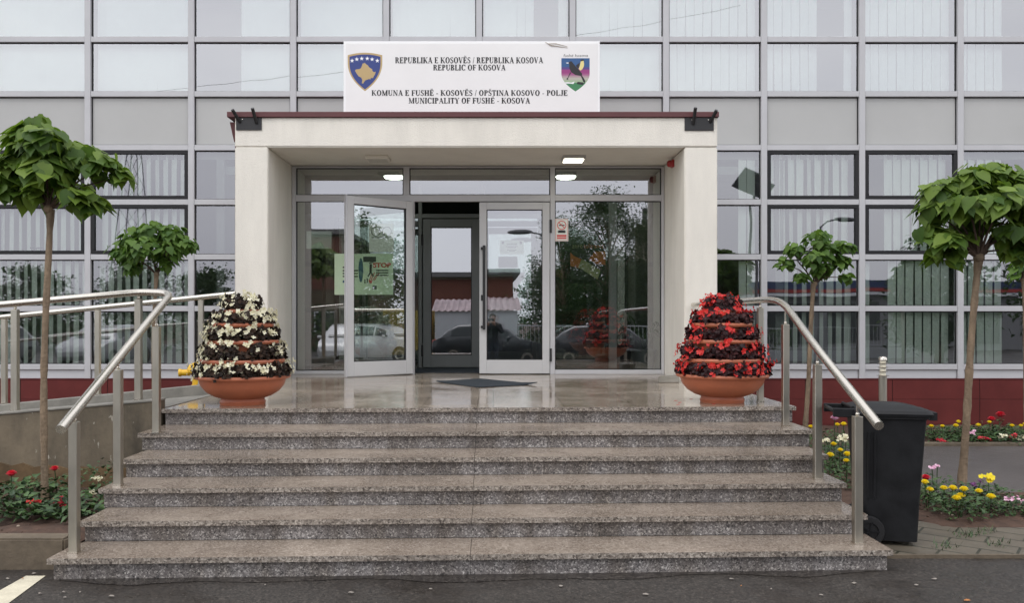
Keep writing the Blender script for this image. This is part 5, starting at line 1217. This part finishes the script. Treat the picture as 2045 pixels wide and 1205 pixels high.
for k in range(6): MB().box(-8+k*3.6, -5.4+k*3.6, .0, .05, .4, 2.6).build('shop_window', M('far_glass', (.03, .035, .04), .1), parent=t)
t = thing('garden_shed', 'white shed with a corrugated pink and white roof reflected in the right door', 'shed', (-.7, -11, GZ))
MB().box(-1.9, 1.9, -2.2, 0, 0, 1.95).build('wall', M('shed_white', (.55, .56, .57), .6, var=.06), parent=t)
rm = MB(); n = 60; pts = [(-2.05+4.1*k/n, .03*math.sin(k*1.6)) for k in range(n+1)]; vs = [(x, .15, 1.97+z) for x, z in pts]+[(x, -2.4, 2.55+z) for x, z in pts]
rm.add(vs, [(k, k+1, k+n+2, k+n+1) for k in range(n)]); rm.build('roof', M('shed_roof', (.40, .30, .31), .6, var=.4, scale=5, streak=(1, .1, 1)), parent=t)
MB().box(-.45, .45, 0, .03, .05, 1.85).build('door', M('shed_door', (.5, .51, .52), .6), parent=t)
t = thing('skip_container', 'yellow container beside the white shed', 'container', (-3.9, -11.5, GZ)); MB().box(-1.1, 1.1, -2, 0, .1, 2.0).build('body', yellow, parent=t, bevel=.02)
for k in range(6): MB().box(-1.0+k*.38, -.92+k*.38, .0, .05, .12, 1.98).build('rib', yellow, parent=t)
farleaf = thin(M('far_leaf', (.030, .060, .020), .7, tint=(.075, .13, .04)), .3, 1.2)
def far_tree(name, label, x, y, h, r, seed, n=900, group=None, low=.25, cone=False):
    rng = random.Random(seed); t = thing(name, label, 'tree', (x, y, GZ), group=group)
    tk = MB().tube([(0, 0, -.1), (.05, .02, h*.3), (0, 0, h*.75)], [.16, .12, .05], 8)
    lf = MB(); cl = []
    for k in range(34):
        u = (k+rng.random())/34; rad = r*(1-u if cone else math.sin(math.pi*(.18+.75*u)))*rng.uniform(.3, .8); a = rng.uniform(0, 6.3); cl.append(Vector((rad*math.cos(a), rad*math.sin(a), h*lerp(low, .93, u))))
        tk.tube([(0, 0, h*lerp(low*.6, .7, u)), cl[-1]], [.05, .02], 5)
    tk.build('trunk', bark, parent=t)
    fine = r < 2.5 and x > 0 and y < -13 and h > 6
    for k in range(int(n*(11 if fine else 5))):
        c = rng.choice(cl); p = c+Vector((rng.gauss(0, r*.17), rng.gauss(0, r*.17), rng.gauss(0, h*.04))); q = rng.random()
        leaf_simple(lf, p, Vector((rng.gauss(0, 1), rng.gauss(0, 1), rng.gauss(-.2, .5))), Vector((rng.gauss(0, .6), rng.gauss(0, .6), 1)), rng.uniform(.12, .27)*(.6 if fine else 1), rng.uniform(.08, .16)*(.6 if fine else 1), (q, q, q))
    lf.build('crown', farleaf, parent=t); return t
far_tree('roadside_tree', 'tall open crowned tree reflected in the right entrance pane', 5.2, -14, 7.6, 2.4, 1, 1700)
far_tree('roadside_tree', 'second open crowned tree reflected at the right edge of the entrance', 7.9, -15, 7.4, 2.2, 2, 1400)
far_tree('roadside_tree', 'slighter tree reflected just beside the no smoking notice', 3.3, -16, 6.6, 1.5, 3, 900)
for k, (x, y, h, r) in enumerate(((-21.5, -26, 5.2, 3), (-27, -24, 4.8, 3.2), (-32, -25, 4.6, 3), (-16.5, -23, 4.6, 2.6), (-11.2, -20, 6.6, 1.9), (-38, -27, 5, 3.4), (11.5, -19, 4.9, 2.2), (17, 1.5, 5.6, 2.6), (22, -.5, 6.2, 3.0), (26, -6, 6.6, 3.2), (15.5, -4.5, 4.6, 1.9))):
    far_tree('roadside_tree', ('dense tree in the reflected row on the far left side', 'conical dark tree reflected in the pane beside the porch', 'bushy tree reflected right of the red flower tower', 'broad tree reflected in the open door leaf')[3 if k > 6 else 0 if k not in (4, 6) else (1 if k == 4 else 2)], x, y, h, r, 10+k, 1500, 'reflected roadside trees', .15, k == 4)
for k, (x, y, h, r) in enumerate(((3.6, -19, 4.4, 2.6), (6.6, -20, 5.0, 2.9), (9.6, -19.5, 4.6, 2.6))):
    far_tree('roadside_tree', ('dense bush-like tree at the left of the reflected right pane', 'dense bush-like tree in the middle of the reflected right pane', 'dense bush-like tree at the right of the reflected right pane')[k], x, y, h, r, 40+k, 1500, 'reflected roadside trees', .08)
rng = random.Random(3); mb = MB()
for k in range(7000):
    x = rng.uniform(-42, 14); p = Vector((x, -13.6+rng.gauss(0, .35)-(5 if x < -8 else 0), GZ+rng.uniform(.1, 1.55+.25*math.sin(x*1.3)+.6*(x < -8)))); q = rng.random()
    leaf_simple(mb, p, Vector((rng.gauss(0, 1), rng.gauss(0, 1), rng.gauss(0, .5))), Vector((rng.gauss(0, .6), rng.gauss(0, .6), 1)), rng.uniform(.15, .32), rng.uniform(.12, .2), (q, q, q))
o = mb.build('hedge', farleaf); kind(o, 'stuff'); o['label'] = 'dark green hedge along the far side of the car park'
t = thing('railing', 'pale metal railing on a low wall across the car park', 'railing', (5, -9.0, GZ)); MB().box(-4, 12, -.15, .15, -.1, .45).build('low_wall', whitepanel, parent=t)
mb = MB().box(-4, 12, -.02, .02, 1.33, 1.37).box(-4, 12, -.02, .02, .55, .58)
for k in range(100): mb.box(-4+k*.16, -3.985+k*.16, -.01, .01, .58, 1.33)
mb.build('bars', whitepanel, parent=t)
def lamp_post(label, x, y, h, rot, solar=False):
    t = thing('street_lamp', label, 'street lamp', (x, y, GZ), rot); MB().tube([(0, 0, -.1), (0, 0, h*.5), (0, 0, h)], [.09, .07, .05], 12).build('pole', M('lamp_grey', (.20, .20, .21), .5), parent=t, smooth=40)
    if solar:
        mb = MB(); mb.obox((0, 0, h+.1), (.75, .1, -.42), (.25, .45, .35), (0, -.02, .03)); mb.build('solar_panel', M('solar', (.20, .21, .22), .4), parent=t); return
    MB().tube([(0, 0, h-.05), (-.3, 0, h+.18), (-.75, 0, h+.26)], .035, 8).build('arm', M('lamp_grey', (.20, .20, .21), .5), parent=t, smooth=40)
    mb = MB(); mb.ball((-1.1, 0, h+.27), .5, 14, 8, sx=1, sy=.34, sz=.22); mb.build('lamp_head', M('lamp_head', (.12, .12, .13), .4), parent=t, smooth=60)
lamp_post('street lamp with a long cobra head reflected in the right door leaf', 2.35, -9.5, 4.75, R(0))
lamp_post('solar street lamp reflected in the window right of the porch', 13.0, -17, 8.3, R(10), True)
lamp_post('street lamp reflected in the dark framed window right of the porch', 15.3, -14, 6.0, R(180))
t = thing('overhead_cable', 'thin overhead cable reflected as a slanting line in the upper windows', 'cable', (-30, -18, GZ))
mb = MB(); mb.tube([(-12+u*4, 0-u*.3, 11.5+u*.55-.02*u*(14-u)) for u in range(15)], .011, 4); mb.build('wire', M('cable_grey', (.12, .12, .13), .6), parent=t)
t = thing('lattice_pylon', 'steel lattice pylon reflected in the far left windows', 'pylon', (-28, -40, GZ)); mb = MB()
for k in range(9):
    z0, z1 = k*2.0, k*2.0+2; w0, w1 = 1.5*(1-z0/20), 1.5*(1-z1/20)
    for sx_, sy_ in ((-1,-1),(1,-1),(1,1),(-1,1)): mb.tube([(sx_*w0, sy_*w0, z0), (sx_*w1, sy_*w1, z1)], .04, 4)
    for s_ in (-1, 1): mb.tube([(-w0, s_*w0, z0), (w1, s_*w1, z1)], .022, 4).tube([(w0, s_*w0, z0), (-w1, s_*w1, z1)], .022, 4)
mb.build('lattice', M('pylon_grey', (.30, .31, .33), .6), parent=t)
t = thing('chimney_block', 'grey rooftop block with two masts reflected right of the porch', 'building', (11.2, -33, GZ)); MB().box(-3, 3.4, -5, 0, -.1, 5.4).build('wall', greyroof, parent=t); MB().box(-1.0, .9, -3, -1, 5.4, 8.2).build('tower', cream, parent=t); MB().box(-.6, -.3, -2.4, -2.1, 8.2, 9.5).box(.2, .5, -2.4, -2.1, 8.2, 9.3).build('mast', greyroof, parent=t)

# ------------------------------------------------------------------ the photographer (reflected in the right door)
def skin_mesh(verts, edges, radii, root=0, sub=2):
    me = bpy.data.meshes.new('s'); me.from_pydata(verts, edges, []); ob = bpy.data.objects.new('s', me); COL.objects.link(ob)
    sm = ob.modifiers.new('s', 'SKIN'); sm.use_smooth_shade = True
    for i, r in enumerate(radii):
        d = me.skin_vertices[0].data[i]; d.radius = (r, r) if not isinstance(r, tuple) else r; d.use_root = (i == root)
    ss = ob.modifiers.new('u', 'SUBSURF'); ss.levels = sub; ss.render_levels = sub
    dg = bpy.context.evaluated_depsgraph_get(); dg.update()
    out = bpy.data.meshes.new_from_object(ob.evaluated_get(dg)); bpy.data.objects.remove(ob); return out
ph = thing('person', 'photographer in a dark jacket holding a phone up, reflected in the right door leaf', 'person', (.1, -.42, GZ))
# local frame: +y towards the building, z up from the ground, head about 1.72 m
V = [(0,0,.95),(0,0,1.10),(0,.0,1.28),(0,-.01,1.43),(0,.0,1.50),(0,.03,1.56),(0,.035,1.64),(0,.02,1.69),
     (-.19,-.01,1.40),(-.27,.08,1.20),(-.13,.26,1.42),(-.105,.32,1.50),
     (.19,-.01,1.40),(.27,.08,1.20),(.05,.26,1.42),(.015,.32,1.50),
     (-.10,0,.88),(-.11,.02,.50),(-.12,-.02,.09),(-.13,.12,.035),
     (.10,0,.88),(.11,.02,.50),(.12,-.02,.09),(.13,.12,.035)]
E_ = [(0,1),(1,2),(2,3),(3,4),(4,5),(5,6),(6,7),(3,8),(8,9),(9,10),(10,11),(3,12),(12,13),(13,14),(14,15),(0,16),(16,17),(17,18),(18,19),(0,20),(20,21),(21,22),(22,23)]
RR = [(.16,.12),(.155,.115),(.18,.125),(.15,.10),.058,(.075,.09),(.08,.1),(.055,.07),.075,.058,.040,.034,.075,.058,.040,.034,.095,.062,.05,.042,.095,.062,.05,.042]
hand_i = (11, 15)
def fingers(base, side):
    pass
vs = list(V); es = list(E_); rs = list(RR)
for wi, sgn in ((11, 1), (15, -1)):
    w = Vector(V[wi])
    for k in range(4):                                    # four fingers curl round the phone's edge, unequal lengths
        L = (.062, .072, .068, .052)[k]; b = w+Vector((sgn*.018, .035, .028-k*.018)); m1 = b+Vector((sgn*.012, L*.5, .004)); m2 = m1+Vector((sgn*L*.55, .012, 0))
        i0 = len(vs); vs += [tuple(b), tuple(m1), tuple(m2)]; rs += [.010, .009, .0075]; es += [(wi, i0), (i0, i0+1), (i0+1, i0+2)]
    b = w+Vector((sgn*.02, .01, -.03)); m1 = b+Vector((sgn*.028, .012, .012)); i0 = len(vs); vs += [tuple(b), tuple(m1), tuple(m1+Vector((sgn*.022, .008, .014)))]; rs += [.012, .0105, .008]; es += [(wi, i0), (i0, i0+1), (i0+1, i0+2)]
me = skin_mesh(vs, es, rs); skinm = M('skin', (.42, .24, .17), .55); jacket = M('dark_jacket', (.02, .022, .026), .8, var=.2); trous = M('dark_trousers', (.03, .034, .05), .8); shoe = M('dark_shoe', (.015, .013, .012), .5)
for m_ in (skinm, jacket, trous, shoe): me.materials.append(m_)
for p in me.polygons:
    c = p.center; p.use_smooth = True
    if c.z > 1.485 and abs(c.x) < .09 and c.y < .16: p.material_index = 0
    elif c.y > .285 and c.z > 1.3: p.material_index = 0
    elif c.z > .92: p.material_index = 1
    elif c.z > .10: p.material_index = 2
    else: p.material_index = 3
me.name = 'body'; bo = bpy.data.objects.new('body', me); COL.objects.link(bo); bo.parent = ph
hm = MB(); hm.ball((0, .015, 1.668), .104, 16, 12, sx=.86, sy=1.0, sz=.82); hm.f = [f for f in hm.f if not all(hm.v[i][1] > .055 and hm.v[i][2] < 1.70 for i in f)]; hm.c = hm.c[:len(hm.f)]; hm.m = hm.m[:len(hm.f)]
hm.build('hair', M('brown_hair', (.05, .035, .025), .7), parent=ph, smooth=60)
MB().tube([(0, .118, 1.63), (0, .137, 1.598), (0, .122, 1.59)], [.008, .014, .009], 8).build('nose', skinm, parent=ph, smooth=60)
for s_ in (-1, 1):
    MB().ball((s_*.034, .112, 1.632), .012, 8, 6).build('eye', ewhite, parent=ph, smooth=60); MB().ball((s_*.034, .122, 1.632), .006, 8, 6).build('pupil', ink, parent=ph, smooth=60)
    MB().ball((s_*.084, .02, 1.61), .03, 8, 6, sx=.35, sy=.7).build('ear', skinm, parent=ph, smooth=60)
MB().ball((0, .118, 1.562), .022, 10, 6, sx=1, sy=.3, sz=.28).build('mouth', M('lip', (.30, .10, .08), .5), parent=ph, smooth=60)
t = thing('phone', 'dark phone held up in both hands of the reflected photographer', 'phone', (0.045, -.035, EYE-.005)); MB().box(-.075, .075, -.009, .0, -.036, .036).build('case', blackm, parent=t, bevel=.004); MB().box(-.07, .07, -.0115, -.0095, -.032, .032).build('screen', M('screen', (.04, .05, .06), .1), parent=t)
